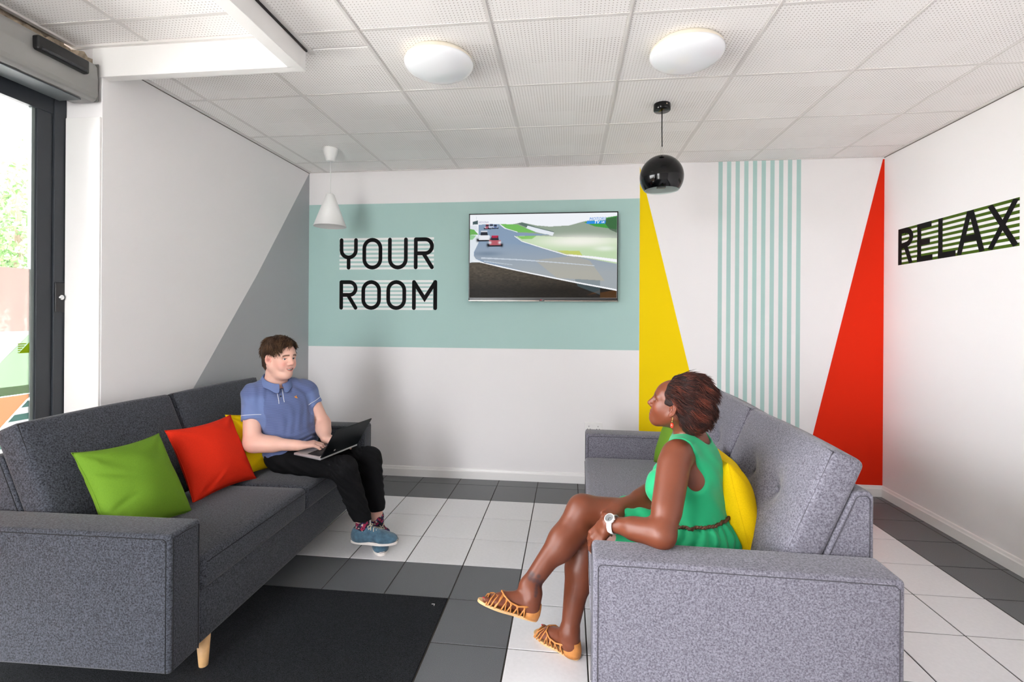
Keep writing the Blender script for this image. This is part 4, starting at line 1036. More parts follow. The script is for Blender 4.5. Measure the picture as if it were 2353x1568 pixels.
def head_color(P, H, o, s, base, lip, cheek, brow, smile):
    L = ((P - o) @ H) / s; x, y, z = L[:, 0], L[:, 1], L[:, 2]; ay = np.abs(y)
    col = np.tile(A3(base), (len(P), 1))
    def mixin(w, c): nonlocal col; w = np.clip(w, 0, 1)[:, None]; col = col * (1 - w) + A3(c) * w
    near = (np.abs(L).max(1) < 0.14)
    mixin(np.exp(-(((ay - 0.045) / 0.022) ** 2 + ((z + 0.030) / 0.022) ** 2)) * (x > 0.02) * 0.6 * near, cheek)
    mixin(np.exp(-(((y) / 0.014) ** 2 + ((z + 0.022) / 0.018) ** 2)) * (x > 0.085) * 0.5 * near, cheek)
    mixin(np.exp(-(((z + 0.005) / 0.03) ** 2)) * (ay > 0.074) * 0.5 * near, cheek)
    mixin(np.exp(-(((x - 0.002) / 0.010) ** 2 + ((z + 0.006) / 0.013) ** 2) ** 2) * (ay > 0.071) * 0.75 * near, tuple(c * 0.62 for c in cheek))  # ear hollow: shade put into the skin colour so the relief shows
    zl = z + 0.0655 - (11.0 * y * y if smile else 0) ; lw = ((y / 0.0265) ** 2 + (zl / 0.0125) ** 2); mixin(smoothstep(1.15, 0.75, lw) * (x > 0.074) * near * 0.8, lip)
    if smile:
        mx = ((y / 0.0235) ** 2 + (zl / 0.0044) ** 2); mixin(smoothstep(1.2, 0.7, mx) * (x > 0.07) * near * 1.0, (0.05, 0.012, 0.012))
        tt = smoothstep(0.0190, 0.0160, np.abs(y)) * smoothstep(-0.0012, 0.0002, zl) * smoothstep(0.0042, 0.0030, zl) * (x > 0.07); mixin(tt * near * 1.0, (0.72, 0.68, 0.62))
    bw = np.exp(-(((z - 0.0245 + 3.0 * np.maximum(ay - 0.036, 0) ** 1.5) / 0.0042) ** 2)) * (ay > 0.013) * (ay < 0.052) * (x > 0.06) * near
    mixin(bw * 1.0, brow)
    ew = np.exp(-(((z - 0.0035) / 0.0022) ** 2)) * (ay > 0.018) * (ay < 0.047) * (x > 0.06) * near; mixin(ew * 0.7, tuple(c * 0.4 for c in brow))
    return col
M_eyew = mat('eye_white', (232, 228, 224), 0.15); M_teeth = mat('teeth', (236, 230, 220), 0.3)
def eyes(parent, H, o, s, iris):
    for y in (-1, 1):
        c = o + H @ (A3((0.0715, y * 0.0320, 0.001)) * s)
        e = new_obj('eye', lathe_me('eye', [(0.0133 * s * math.sin(a), 0.0133 * s * math.cos(a)) for a in [0.001] + [i * PI / 12 for i in range(1, 12)] + [PI - 0.001]], 20), M_eyew, parent)
        e.location = c; R_ = Matrix([list(r) for r in H]).to_3x3() @ Matrix.Rotation(PI / 2, 3, 'Y'); e.rotation_euler = R_.to_euler()
        pr_ = [(0.0001, 0.0137 * s)] + [(0.0136 * s * math.sin(a), 0.0136 * s * math.cos(a)) for a in (0.1, 0.28, 0.50)]
        i_ = new_obj('iris', lathe_me('iris', pr_, 16), iris, e)
        pu = new_obj('pupil', lathe_me('pupil', [(0.0001, 0.0139 * s), (0.0032 * s, 0.01382 * s)], 12), M_blackpl, e)

# ---------------------------------------------------------------- hands
def hand_sdf(S, w, X, Zn, s, curl, spread=0.10, thumb=(0.55, 0.80, -0.25), thumb_curl=0.35, left=False):
    """w wrist, X direction of the palm, Zn back-of-hand normal; thumb on +Y side (right hand palm down: thumb to the left)"""
    X = unit(X); Zn = unit(A3(Zn) - X * (A3(Zn) @ X)); Y = np.cross(Zn, X)
    if left: Y = -Y
    def Wp(p): return w + (X * p[0] + Y * p[1] + Zn * p[2]) * s
    kn = [(0.086, 0.030, 0.004), (0.090, 0.009, 0.007), (0.085, -0.012, 0.005), (0.076, -0.031, 0.0)]
    for y in (0.016, 0.0, -0.016): S.cone(w + (Y * y * 0.8) * s, Wp((0.03, y, 0)), 0.016 * s, 0.0165 * s, 0.015)
    for q, (kx, ky, kz) in enumerate(kn): S.cone(Wp((0.018, ky * 0.65, -0.002)), Wp((kx, ky, kz)), 0.0150 * s, 0.0115 * s, 0.012)
    S.ell(Wp((0.035, 0.024, -0.010)), A3((0.030, 0.016, 0.014)) * s, np.stack([X, Y, Zn], 1), 0.012)
    segs = [(0.042, 0.026, 0.021), (0.047, 0.030, 0.022), (0.043, 0.028, 0.021), (0.034, 0.021, 0.019)]; rad = [(0.0098, 0.0088, 0.0080, 0.0066), (0.0100, 0.0090, 0.0082, 0.0068), (0.0095, 0.0086, 0.0078, 0.0064), (0.0086, 0.0076, 0.0068, 0.0058)]
    tips = []
    for q in range(4):
        p = A3(kn[q]); a = 0.0; sp = spread * (1.5 - q) / 1.5; pts = [p.copy()]
        for j in range(3):
            cu = curl[q]; a += (cu if not isinstance(cu, (tuple, list)) else cu[j])
            d = A3((math.cos(a), 0, -math.sin(a))); d = A3((d[0] * math.cos(sp), d[0] * math.sin(sp), d[2])); p = p + d * segs[q][j]; pts.append(p.copy())
        Wpts = [Wp(x) for x in pts]; S.chain(Wpts, [r * s for r in rad[q]], 0.004); tips.append((Wpts[-1], unit(Wpts[-1] - Wpts[-2]), X, Y, Zn, a))
    t0 = A3((0.022, 0.024, -0.010)); d = unit(thumb); t1 = t0 + d * 0.040; d2 = unit(d + A3((thumb_curl, -thumb_curl, -0.1))); t2 = t1 + d2 * 0.032; d3 = unit(d2 + A3((thumb_curl, -thumb_curl * 0.6, -0.05))); t3 = t2 + d3 * 0.025
    S.chain([Wp(t0), Wp(t1), Wp(t2), Wp(t3)], [0.0150 * s, 0.0118 * s, 0.0102 * s, 0.0078 * s], 0.006)
    return tips, Wp
def nail_obj(tip, d, up, s, m, parent, ln=0.011, wd=0.0042):
    d = unit(d); up = unit(A3(up) - d * (A3(up) @ d)); sd = np.cross(up, d); V, F = [], []
    for i in range(4):
        for j in range(4):
            u, v = i / 3, (j / 3) * 2 - 1
            V.append(tip + d * (u - 0.55) * ln + sd * v * wd * (1 - 0.35 * u * u) + up * (0.0062 * s - 0.0016 * v * v + 0.0004))
    for i in range(3):
        for j in range(3): F.append([i * 4 + j, i * 4 + j + 1, (i + 1) * 4 + j + 1, (i + 1) * 4 + j])
    o = put('fingernail', (A3(V), np.array(F)), m, parent); so = o.modifiers.new('t', 'SOLIDIFY'); so.thickness = 0.0006; return o
def locks_mesh(roots, dirs, normals, lens, rad, rng, lift=0.25, curlr=0.5, grav=0.0, nseg=6, flat=0.5):
    """hair locks: tapered tubes that start on the scalp and follow dirs; returns V, F, lock index per vertex"""
    V, F, K = [], [], []
    for q in range(len(roots)):
        p = A3(roots[q]); d = unit(dirs[q]); n = unit(normals[q]); L_ = lens[q]; pts = [p]; bend = rng.normal(size=3) * curlr
        for j in range(nseg):
            dd = unit(d + n * lift * (0.6 - j / nseg) + bend * (j / nseg) * 0.5 + A3((0, 0, -grav * j / nseg))); p = p + dd * L_ / nseg; pts.append(p)
        rr = [rad[q] * (1.0 if j < 2 else (1 - (j - 1) / nseg) ** 0.8) for j in range(nseg + 1)]; rr[-1] = rad[q] * 0.08
        v, f = tube_data([tuple(x) for x in pts], rr, 5, False, False); o = len(V); V += [tuple(x) for x in v]; F += [[i + o for i in g] for g in f]; K += [q] * len(v)
    return np.array(V), np.array(F), np.array(K)
from mathutils.bvhtree import BVHTree
def bvh(VF): return BVHTree.FromPolygons([tuple(v) for v in VF[0]], [tuple(int(i) for i in f) for f in VF[1]])
def cast(t, o, d, lift=0.0):
    h = t.ray_cast(Vector(tuple(o)), Vector(tuple(unit(d))))
    return None if h[0] is None else A3(h[0]) + A3(h[1]) * lift
def smoothstep(a, b, x): t = np.clip((x - a) / (b - a), 0, 1); return t * t * (3 - 2 * t)
PEOPLE = []
# ================================================================== MAN
man = empty('person', (0, 0, 0), 0, 'man in blue polo shirt and black trousers typing on a laptop', 'person'); PEOPLE.append((man, A3((-0.10, -1.56, 0.46))))
mH = frame((0.945, -0.325, -0.03)); mo = A3((-0.126, -1.630, 1.146)); ms = 0.945
Rsh, Lsh = A3((-0.250, -1.692, 0.938)), A3((-0.046, -1.478, 0.938))
Rel, Rwr = A3((-0.213, -1.760, 0.668)), A3((0.040, -1.712, 0.652))
Lel, Lwr = A3((0.035, -1.425, 0.722)), A3((0.128, -1.555, 0.655))
Rhip, Rkn, Ran = A3((-0.105, -1.628, 0.540)), A3((0.315, -1.706, 0.527)), A3((0.384, -1.605, 0.190))
Lhip, Lkn, Lan = A3((-0.095, -1.440, 0.540)), A3((0.368, -1.468, 0.520)), A3((0.410, -1.438, 0.115))
Ft = unit((0.76, -0.65, 0)); nk = A3((-0.168, -1.607, 0.985))
def man_torso(S, f):
    S.ell((-0.105, -1.538, 0.575), A3((0.128, 0.172, 0.125)) + f, rotz(-0.22), 0.05)
    S.ell((-0.105, -1.550, 0.690), A3((0.128, 0.168, 0.150)) + f, rotz(-0.45), 0.06)
    S.ell((-0.136, -1.588, 0.830), A3((0.118, 0.175, 0.150)) + f, rotz(-0.70), 0.06)
    S.cone(Rsh + A3((0, 0, -0.006)), Lsh + A3((0, 0, -0.006)), 0.050 + f, 0.050 + f, 0.07)
    for sh in (Rsh, Lsh):
        S.cone(nk + A3((0, 0, 0.01)), sh, 0.045 + f, 0.050 + f, 0.05)
# ---- body
S = SDF(); man_torso(S, -0.016)
S.chain([Rsh, Rel, Rwr], [0.054, 0.046, 0.030], 0.02); S.cone(Rel + (Rwr - Rel) * 0.12, Rel + (Rwr - Rel) * 0.45, 0.048, 0.042, 0.03)
S.chain([Lsh, Lel, Lwr], [0.054, 0.044, 0.030], 0.02); S.cone(Lel + (Lwr - Lel) * 0.12, Lel + (Lwr - Lel) * 0.5, 0.045, 0.039, 0.03)
S.chain([Rhip, Rkn, Ran], [0.064, 0.052, 0.036], 0.03); S.chain([Lhip, Lkn, Lan], [0.064, 0.052, 0.036], 0.03)
hd = A3((0.82, 0.57, -0.02))
tipsR, _ = hand_sdf(S, Rwr, hd, (0.05, 0.0, 1.0), 1.0, [(0.35, 0.55, 0.35), (0.40, 0.55, 0.35), (0.42, 0.55, 0.35), (0.42, 0.5, 0.3)], 0.12, (0.75, 0.62, -0.30), 0.25)
hl = A3((0.70, 0.55, -0.15))
tipsL, _ = hand_sdf(S, Lwr, hl, (0.05, 0.0, 1.0), 1.0, [(0.35, 0.5, 0.35)] * 4, 0.12, (0.75, 0.62, -0.30), 0.25, left=True)
S.cone(mo + mH @ A3((-0.022, 0, -0.04)) * ms, nk + A3((0, 0, -0.01)), 0.057, 0.062, 0.03)
head_sdf(S, mH, mo, ms, False, True)
fine = [(mo - 0.135, mo + A3((0.135, 0.135, 0.16)), 0.0022), (np.minimum(Rwr, Rwr + hd * 0.18) - 0.045, np.maximum(Rwr, Rwr + hd * 0.18) + 0.045, 0.0024)]
VF = S.mesh(0.006, fine)
base = lin(226, 180, 162); col = head_color(VF[0], mH, mo, ms, base, lin(208, 124, 116), lin(230, 152, 138), lin(84, 58, 40), True)
nz_ = noise3(VF[0], 60, 2)[:, None]; col = col * (1 + 0.04 * nz_)
dE = np.minimum(np.linalg.norm(VF[0] - Rel, axis=1), np.linalg.norm(VF[0] - Lel, axis=1)); w_ = np.exp(-(dE / 0.05) ** 2)[:, None] * 0.35; col = col * (1 - w_) + A3(lin(222, 140, 120)) * w_
M_skin = vcol_mat('skin', 0.48, 0.35, bump=(500, 0.05, 0.0006), sss=0.12)
body = put('body', VF, M_skin, man, np.clip(col, 0, 1))
eyes(man, mH, mo, ms, mat('iris_blue', (84, 104, 116), 0.2))
# ---- polo shirt
def sleeve(S, sh, el, fr, r0, r1, infl=0.0):
    d = unit(el - sh); e = sh + (el - sh) * fr; S.cone(sh - A3((0, 0, 0.003)), e + d * 0.02, r0 + infl, r1 + infl, 0.035, cut=(e, d)); return e, d
S = SDF(); man_torso(S, 0.0)
eR, dR = sleeve(S, Rsh + A3((0.004, 0.004, -0.008)), Rel, 0.52, 0.058, 0.067); eL, dL = sleeve(S, Lsh + A3((-0.004, -0.004, -0.008)), Lel, 0.42, 0.056, 0.061)
S.cone(nk + A3((0.02, -0.015, 0.01)), nk + A3((-0.005, 0.0, 0.16)), 0.060, 0.075, 0.012, 's')
S.half((0, 0, 0.53), (0, 0, -1))
def shirt_w(X, Y, Z):
    P = [X - 0 * Y - 0 * Z, Y, Z]
    lowz = np.exp(-((Z - 0.64) / 0.055) ** 2)
    u = X * 0.76 + Y * -0.65
    a = 0.0045 * lowz * np.sin(Z * 210 + 14 * np.sin(u * 9) + 6 * np.sin(Y * 14 + X * 5))
    b = 0.0030 * np.sin(Z * 42 + X * 55 - Y * 38 + 2.2 * np.sin(Z * 17 + Y * 12)) * smoothstep(0.62, 0.75, Z)
    c = 0.0022 * np.sin(X * 60 + Y * 85 + Z * 30 + 3 * np.sin(X * 20 - Z * 16))
    return a + b + c
S.post.append(shirt_w)
shirtVF = S.mesh(0.005)
def polo_mat():
    m = bpy.data.materials.new('polo_cotton'); m.use_nodes = True; nt = m.node_tree; N = nt.nodes; L = nt.links; b = N['Principled BSDF']
    b.inputs['Roughness'].default_value = 0.85; b.inputs['Specular IOR Level'].default_value = 0.2; b.inputs['Sheen Weight'].default_value = 0.2
    tc = N.new('ShaderNodeTexCoord'); a = N.new('ShaderNodeAttribute'); a.attribute_name = 'Col'
    w = N.new('ShaderNodeTexWave'); w.bands_direction = 'Z'; w.inputs['Scale'].default_value = 62; w.inputs['Distortion'].default_value = 1.2; w.inputs['Detail'].default_value = 2; w.inputs['Detail Scale'].default_value = 0.6
    L.new(tc.outputs['Object'], w.inputs['Vector'])
    mx = N.new('ShaderNodeMix'); mx.data_type = 'RGBA'; mx.inputs['A'].default_value = (*lin(78, 90, 130), 1); mx.inputs['B'].default_value = (*lin(104, 118, 160), 1); L.new(w.outputs['Fac'], mx.inputs['Factor'])
    m2 = N.new('ShaderNodeMix'); m2.data_type = 'RGBA'; L.new(mx.outputs['Result'], m2.inputs['A']); m2.inputs['B'].default_value = (*lin(106, 123, 168), 1)
    sp = N.new('ShaderNodeSeparateColor'); L.new(a.outputs['Color'], sp.inputs[0]); L.new(sp.outputs[0], m2.inputs['Factor']); L.new(m2.outputs['Result'], b.inputs['Base Color'])
    n2 = N.new('ShaderNodeTexNoise'); n2.inputs['Scale'].default_value = 700; L.new(tc.outputs['Object'], n2.inputs['Vector']); bp = N.new('ShaderNodeBump'); bp.inputs['Strength'].default_value = 0.15; bp.inputs['Distance'].default_value = 0.001; L.new(n2.outputs['Fac'], bp.inputs['Height']); L.new(bp.outputs['Normal'], b.inputs['Normal'])
    return m
P = shirtVF[0]
def sl_w(sh, e): 
    d = e - sh; t = ((P - sh) @ d) / (d @ d); q = np.linalg.norm(P - (sh + np.clip(t, 0, 1)[:, None] * d), axis=1); return smoothstep(0.05, 0.30, t) * (q < 0.085)
out_ = unit(Rsh - Lsh)
wR = sl_w(Rsh, eR) * smoothstep(0.0, 0.02, (P - Rsh) @ out_ + 0.055); wL = sl_w(Lsh, eL) * smoothstep(0.0, 0.02, (P - Lsh) @ -out_ + 0.045)
sw = np.maximum(wR, wL)
M_polo = polo_mat(); shirt = put('polo_shirt', shirtVF, M_polo, man, np.stack([sw, sw, sw], 1))
tS = bvh(shirtVF)
M_pipe = mat('piping_white', (226, 228, 234), 0.7); M_knit = mat('collar_knit', (100, 117, 162), 0.85, bump=(600, 0.2, 0.001))
# cuff piping rings
for (e, d, r0) in ((eR, dR, 0.071), (eL, dL, 0.066)):
    u = unit(np.cross(d, (0.3, 0.9, 0.2))); v = np.cross(d, u); c0 = e - d * 0.022; ring = []
    for i in range(28):
        a = 2 * PI * i / 28; q = u * math.cos(a) + v * math.sin(a); h = cast(tS, c0 + q * 0.12, -q, 0.0008)
        if h is not None and np.linalg.norm(h - c0) < 0.095: ring.append(tuple(h))
    if len(ring) > 6: tube('cuff_piping', ring, 0.0016, M_pipe, shirt, 5, len(ring) == 28)
# collar
V, F = [], []; nn = 36
for i in range(nn + 1):
    ph = math.radians(7 + (360 - 14) * i / nn); c_, s_ = math.cos(ph), math.sin(ph); fr = (1 + c_) / 2
    dirv = Ft * c_ + np.cross((0, 0, 1), Ft) * s_; tip = math.exp(-((min(ph, 2 * PI - ph) - 0.30) / 0.30) ** 2)
    zc_ = 1.010 - 0.046 * fr + 0.014 * (1 - fr)
    cb = nk + A3((0.014, -0.010, 0)) * (0.4 + fr); cb = A3((cb[0], cb[1], 0))
    for (r, dz) in ((0.064, 0.010), (0.066, 0.030), (0.070, 0.034), (0.077, 0.025), (0.091 + 0.006 * tip, -0.004 - 0.018 * tip)):
        V.append(cb + dirv * r + A3((0, 0, zc_ + dz)))
k_ = 5
for i in range(nn):
    for j in range(k_ - 1): F.append([i * k_ + j, (i + 1) * k_ + j, (i + 1) * k_ + j + 1, i * k_ + j + 1])
co_ = put('collar', (A3(V), np.array(F)), M_knit, shirt); so = co_.modifiers.new('t', 'SOLIDIFY'); so.thickness = 0.003; so.offset = 0; co_.modifiers.new('s', 'SUBSURF').levels = 1
tube('collar_piping', [tuple(V[i * k_ + 4]) for i in range(nn + 1)], 0.0011, mat('piping_navy', (52, 60, 100), 0.8), co_, 5)
# placket with white piping and a button
side = np.cross((0, 0, 1), Ft)
def chest(x_side, z, lift): return cast(tS, nk + Ft * 0.35 + side * x_side + A3((0, 0, z - nk[2])), -Ft, lift)
for xs_ in (0.012, -0.016):
    pts = [chest(xs_ * (1.0 if z > 0.93 else 1.0), z, 0.0016) for z in np.linspace(0.885 if xs_ < 0 else 0.892, 0.985, 9)]; pts = [tuple(p) for p in pts if p is not None]
    if len(pts) > 3: tube('placket_piping', pts, 0.0019, M_pipe, shirt, 5)
p_ = chest(-0.001, 0.925, 0.001)
if p_ is not None:
    b_ = new_obj('button', lathe_me('btn', [(0.0001, 0.0018), (0.0045, 0.0015), (0.005, 0)], 14), M_blackpl, shirt); b_.location = p_; b_.rotation_euler = Vector(tuple(Ft)).to_track_quat('Z', 'Y').to_euler()
# embroidered bird on the chest
pb = chest(0.082, 0.912, 0.0012)
if pb is not None:
    bird = [(-0.010, 0.008), (-0.003, 0.004), (0.001, 0.011), (0.004, 0.012), (0.004, 0.002), (0.013, -0.007), (0.003, -0.006), (-0.004, -0.010), (-0.006, -0.003)]
    V = [pb + side * x * 0.95 + A3((0, 0, 1)) * z * 0.95 + Ft * 0.0008 for x, z in bird]; new_obj('chest_emblem', mesh_np('em', V, [list(range(len(V)))], False), mat('thread_orange', (206, 132, 30), 0.7), shirt)
# ---- trousers
S = SDF()
S.ell((-0.105, -1.538, 0.560), (0.132, 0.176, 0.100), rotz(-0.12), 0.05)
S.chain([Rhip, Rkn, Ran + A3((0.0, 0.0, 0.015))], [0.078, 0.064, 0.045], 0.03); S.chain([Lhip, Lkn, Lan + A3((0, 0, 0.04))], [0.078, 0.064, 0.045], 0.03)
S.cone(Rkn, Ran, 0.064, 0.046, 0.03); S.cone(Lkn, Lan, 0.064, 0.046, 0.03)
S.half(Ran + A3((0, 0, 0.012)), (0, 0, -1))
def tr_w(X, Y, Z): return 0.0022 * np.sin(X * 70 + Z * 90 + 5 * np.sin(Y * 25 + Z * 12)) + 0.003 * np.exp(-((X - 0.30) / 0.05) ** 2) * np.sin((X + Z) * 190 + Y * 20)
S.post.append(tr_w)
put('trousers', S.mesh(0.005), mat('trouser_black', (17, 17, 19), 0.85, bump=(500, 0.15, 0.001), spec=0.15), man)
# ---- socks and shoes
M_sock = mat('sock_floral', (44, 30, 60), 0.85); nt = M_sock.node_tree; b = nt.nodes['Principled BSDF']; tcn = nt.nodes.new('ShaderNodeTexCoord'); vo = nt.nodes.new('ShaderNodeTexVoronoi'); vo.inputs['Scale'].default_value = 95; nt.links.new(tcn.outputs['Object'], vo.inputs['Vector'])
rp = nt.nodes.new('ShaderNodeValToRGB'); rp.color_ramp.interpolation = 'CONSTANT'; els = rp.color_ramp.elements; els[0].color = (*lin(28, 24, 44), 1); els[1].position = 0.55; els[1].color = (*lin(150, 30, 70), 1)
e3 = els.new(0.75); e3.color = (*lin(196, 176, 160), 1); e4 = els.new(0.88); e4.color = (*lin(60, 50, 110), 1)
sc_ = nt.nodes.new('ShaderNodeSeparateColor'); nt.links.new(vo.outputs['Color'], sc_.inputs[0]); nt.links.new(sc_.outputs[0], rp.inputs['Fac']); nt.links.new(rp.outputs['Color'], b.inputs['Base Color'])
M_suede = mat('suede_blue', (64, 94, 112), 0.9, noise=(40, 0.28, 5), sheen=0.3); M_rub = mat('rubber_white', (222, 214, 208), 0.55, noise=(40, 0.08, 4)); M_lace = mat('lace_cream', (214, 204, 184), 0.8)
def outline(L_, w0, w1, n=40):
    pts = []
    for i in range(n):
        a = 2 * PI * i / n; c, s_ = math.cos(a), math.sin(a); x = L_ / 2 + c * L_ / 2; t = x / L_; w = w0 + (w1 - w0) * smoothstep(0.25, 0.75, t); pts.append((x, math.copysign(abs(s_) ** 0.8, s_) * w * (1 - 0.12 * math.exp(-((t - 0.42) / 0.16) ** 2))))
    return pts
def shoe(parent, org, az, pitch, roll):
    M_ = Matrix.Translation(Vector(tuple(org))) @ Matrix.Rotation(az, 4, 'Z') @ Matrix.Rotation(pitch, 4, 'Y') @ Matrix.Rotation(roll, 4, 'X')
    e = empty('shoe'); e.parent = parent; e.matrix_local = M_
    S = SDF(); S.ell((0.048, 0, 0.045), (0.050, 0.037, 0.062), None, 0.02); S.cone((0.055, 0, 0.045), (0.17, 0, 0.034), 0.043, 0.040, 0.03); S.ell((0.205, 0, 0.026), (0.066, 0.046, 0.036), None, 0.03); S.cone((0.095, 0, 0.080), (0.145, 0, 0.058), 0.024, 0.022, 0.02)
    S.ell((0.052, 0, 0.118), (0.044, 0.029, 0.048), None, 0.006, 's'); S.half((0, 0, 0.016), (0, 0, -1))
    put('upper', S.mesh(0.0035), M_suede, e)
    ol = outline(0.278, 0.040, 0.048); s_ = new_obj('sole', prism_me('sole', [(x - 0.006, y) for x, y in ol], 'z', 0.0, 0.027), M_rub, e); bv = s_.modifiers.new('b', 'BEVEL'); bv.width = 0.004; bv.segments = 2; bv.limit_method = 'ANGLE'
    tube('foxing_stripe', [(x - 0.006, y * 1.004, 0.0225) for x, y in outline(0.280, 0.0402, 0.0482)], 0.0012, mat('stripe_navy', (36, 44, 60), 0.6), s_, 5, True)
    for i in range(4):
        x = 0.115 + i * 0.016; z = 0.101 - i * 0.009; tube('lace', [(x + 0.004, -0.024, z - 0.014), (x, -0.010, z - 0.001), (x, 0.010, z - 0.001), (x + 0.004, 0.024, z - 0.014)], 0.0024, M_lace, e, 6)
    tube('lace', [(0.112, 0.006, 0.105), (0.100, -0.020, 0.108), (0.110, -0.034, 0.096), (0.120, -0.010, 0.105)], 0.0022, M_lace, e, 6); tube('lace', [(0.112, -0.002, 0.105), (0.104, 0.024, 0.106), (0.116, 0.034, 0.094), (0.120, 0.010, 0.105)], 0.0022, M_lace, e, 6)
    return e
shoe(man, (0.322, -1.612, 0.070), 0.10, 0.02, 0.10); shoe(man, (0.385, -1.385, 0.0), math.radians(-62), 0, 0)
for a_, up_ in ((Ran, 0.03), (Lan, 0.04)):
    S = SDF(); S.cone(a_ + A3((0, 0, -0.05)), a_ + A3((0, 0, up_)), 0.040, 0.039, 0.02); S.cone(a_ + A3((0, 0, -0.05)), a_ + A3((0.05, 0.0, -0.06)), 0.036, 0.030, 0.02); put('sock', S.mesh(0.005), M_sock, man)
# ---- hair
S = SDF()
def HW(p): return mo + mH @ (A3(p) * ms)
S.ell(HW((-0.018, 0, 0.042)), A3((0.110, 0.089, 0.100)) * ms, mH, 0.02)
S.ell(HW((0.030, 0, 0.075)), A3((0.072, 0.074, 0.062)) * ms, mH, 0.02)
S.ell(HW((-0.050, 0, -0.030)), A3((0.062, 0.074, 0.060)) * ms, mH, 0.02)
S.ell(HW((0.105, -0.012, -0.022)), A3((0.082, 0.100, 0.098)) * ms, mH, 0.012, 's'); S.ell(HW((0.105, 0.030, 0.005)), A3((0.080, 0.080, 0.080)) * ms, mH, 0.012, 's')
for y in (-1, 1): S.cone(HW((0.004, y * 0.092, -0.012)), HW((0.004, y * 0.085, -0.10)), 0.036 * ms, 0.055 * ms, 0.01, 's')
S.half(HW((0, 0, -0.068)), mH @ A3((0.3, 0, -1)))
def hair_n(X, Y, Z):
    P = np.stack(np.broadcast_arrays(X, Y, Z), -1); return 0.0012 * noise3(P, 160, 4) + 0.0022 * noise3(P, 70, 7)
S.post.append(hair_n)
hVF = S.mesh(0.003); tH = bvh(hVF); rng = np.random.RandomState(8); R_, D_, N_, L_, r_ = [], [], [], [], []
crown = A3((-0.055, 0.0, 0.13))
for i in range(4200):
    d = rng.normal(size=3); d[2] = d[2] * 0.8 + 0.35; d = unit(d); h = tH.ray_cast(Vector(tuple(HW((-0.02, 0, 0.03)) + (mH @ d) * 0.25)), Vector(tuple(-(mH @ d))))
    if h[0] is None: continue
    p = mH.T @ (A3(h[0]) - mo) / ms; n = mH.T @ A3(h[1]); away = p - crown; t = unit(away - n * (away @ n)) if np.linalg.norm(away) > 0.005 else A3((1, 0, 0))
    fringe = p[0] > 0.0 and p[2] > 0.045
    if fringe: t = unit(t * 0.45 + A3((0.45, -0.85, -0.20))); t = unit(t - n * (t @ n) * 0.8)
    if abs(p[1]) > 0.058 and p[2] < 0.040 and p[0] > -0.045: continue
    clump = 0.35 * np.array([math.sin(p[0] * 90 + p[1] * 60), math.sin(p[1] * 95 + 2), math.sin(p[2] * 85 + p[0] * 40)])
    t = unit(t + clump * 0.6 + rng.normal(size=3) * 0.10); R_.append(A3(h[0]) - A3(h[1]) * 0.0015); D_.append(mH @ t); N_.append(A3(h[1])); L_.append(rng.uniform(0.028, 0.044) * (0.6 if p[2] < 0.03 else 1.0) * (1.15 if fringe and p[1] < 0.02 else 1)); r_.append(rng.uniform(0.0009, 0.0017))
V2, F2, K2 = locks_mesh(R_, D_, N_, L_, r_, rng, 0.24, 0.25, 0.15, 5)
tone = 0.75 + 0.5 * rng.rand(len(R_)); cb_, cl_ = A3(lin(58, 40, 30)), A3(lin(122, 92, 64)); mixk = np.clip(0.30 + 0.35 * np.array([math.sin(r[0] * 70 + r[1] * 90) * math.sin(r[2] * 80) for r in R_]) + rng.normal(size=len(R_)) * 0.22, 0, 1)
cLock = (cb_ * (1 - mixk[:, None]) + cl_ * mixk[:, None])[K2]; cBase = np.tile(A3(lin(56, 40, 30)), (len(hVF[0]), 1))
M_hair = vcol_mat('hair', 0.55, 0.25, bump=(420, 0.7, 0.003))
put('hair', (np.concatenate([hVF[0], V2]), np.concatenate([hVF[1], F2 + len(hVF[0])])), M_hair, man, np.concatenate([cBase, cLock]))
# ================================================================== WOMAN
wom = empty('person', (0, 0, 0), 0, 'woman in a green sleeveless dress sitting with crossed legs', 'person'); PEOPLE.append((wom, A3((2.10, -2.36, 0.46))))
wF = unit((-0.94, 0.34, 0)); wS = np.cross((0, 0, 1), wF)                      # forward, left
tilt = math.radians(15); wH = frame(wF * math.cos(tilt) + A3((0, 0, math.sin(tilt)))); wo = A3((2.003, -2.397, 1.052)); ws = 0.88
LS, LE, LW_ = A3((1.985, -2.495, 0.885)), A3((1.905, -2.662, 0.655)), A3((1.730, -2.549, 0.637))
RS, RE, RW = A3((2.085, -2.200, 0.890)), A3((1.985, -2.150, 0.640)), A3((1.795, -2.325, 0.605))
LH, LK, LA = A3((2.060, -2.425, 0.515)), A3((1.656, -2.250, 0.456)), A3((1.594, -2.335, 0.095))
RH, RK, RA = A3((2.110, -2.240, 0.525)), A3((1.645, -2.290, 0.582)), A3((1.431, -2.432, 0.322))
nkw = A3((2.065, -2.365, 0.930))
Rw = frame(wF)
def wom_torso(S, f):
    S.ell((2.110, -2.335, 0.525), A3((0.135, 0.190, 0.105)) + f, Rw, 0.05)
    S.ell((2.095, -2.335, 0.630), A3((0.112, 0.150, 0.110)) + f, Rw, 0.05)
    S.ell((2.085, -2.340, 0.775), A3((0.108, 0.158, 0.150)) + f, Rw, 0.05)
    for y in (-1, 1): S.ell(A3((2.085, -2.340, 0.722)) + wF * 0.094 + wS * y * 0.072, A3((0.075, 0.070, 0.072)) + f, Rw, 0.035)
    S.cone(LS + A3((0.015, 0.025, 0.0)), RS + A3((0.01, -0.02, 0.0)), 0.042 + f, 0.042 + f, 0.06)
    for sh in (LS, RS): S.cone(nkw + A3((0.012, 0, -0.018)), sh + A3((0.01, 0, -0.004)), 0.036 + f, 0.034 + f, 0.05)
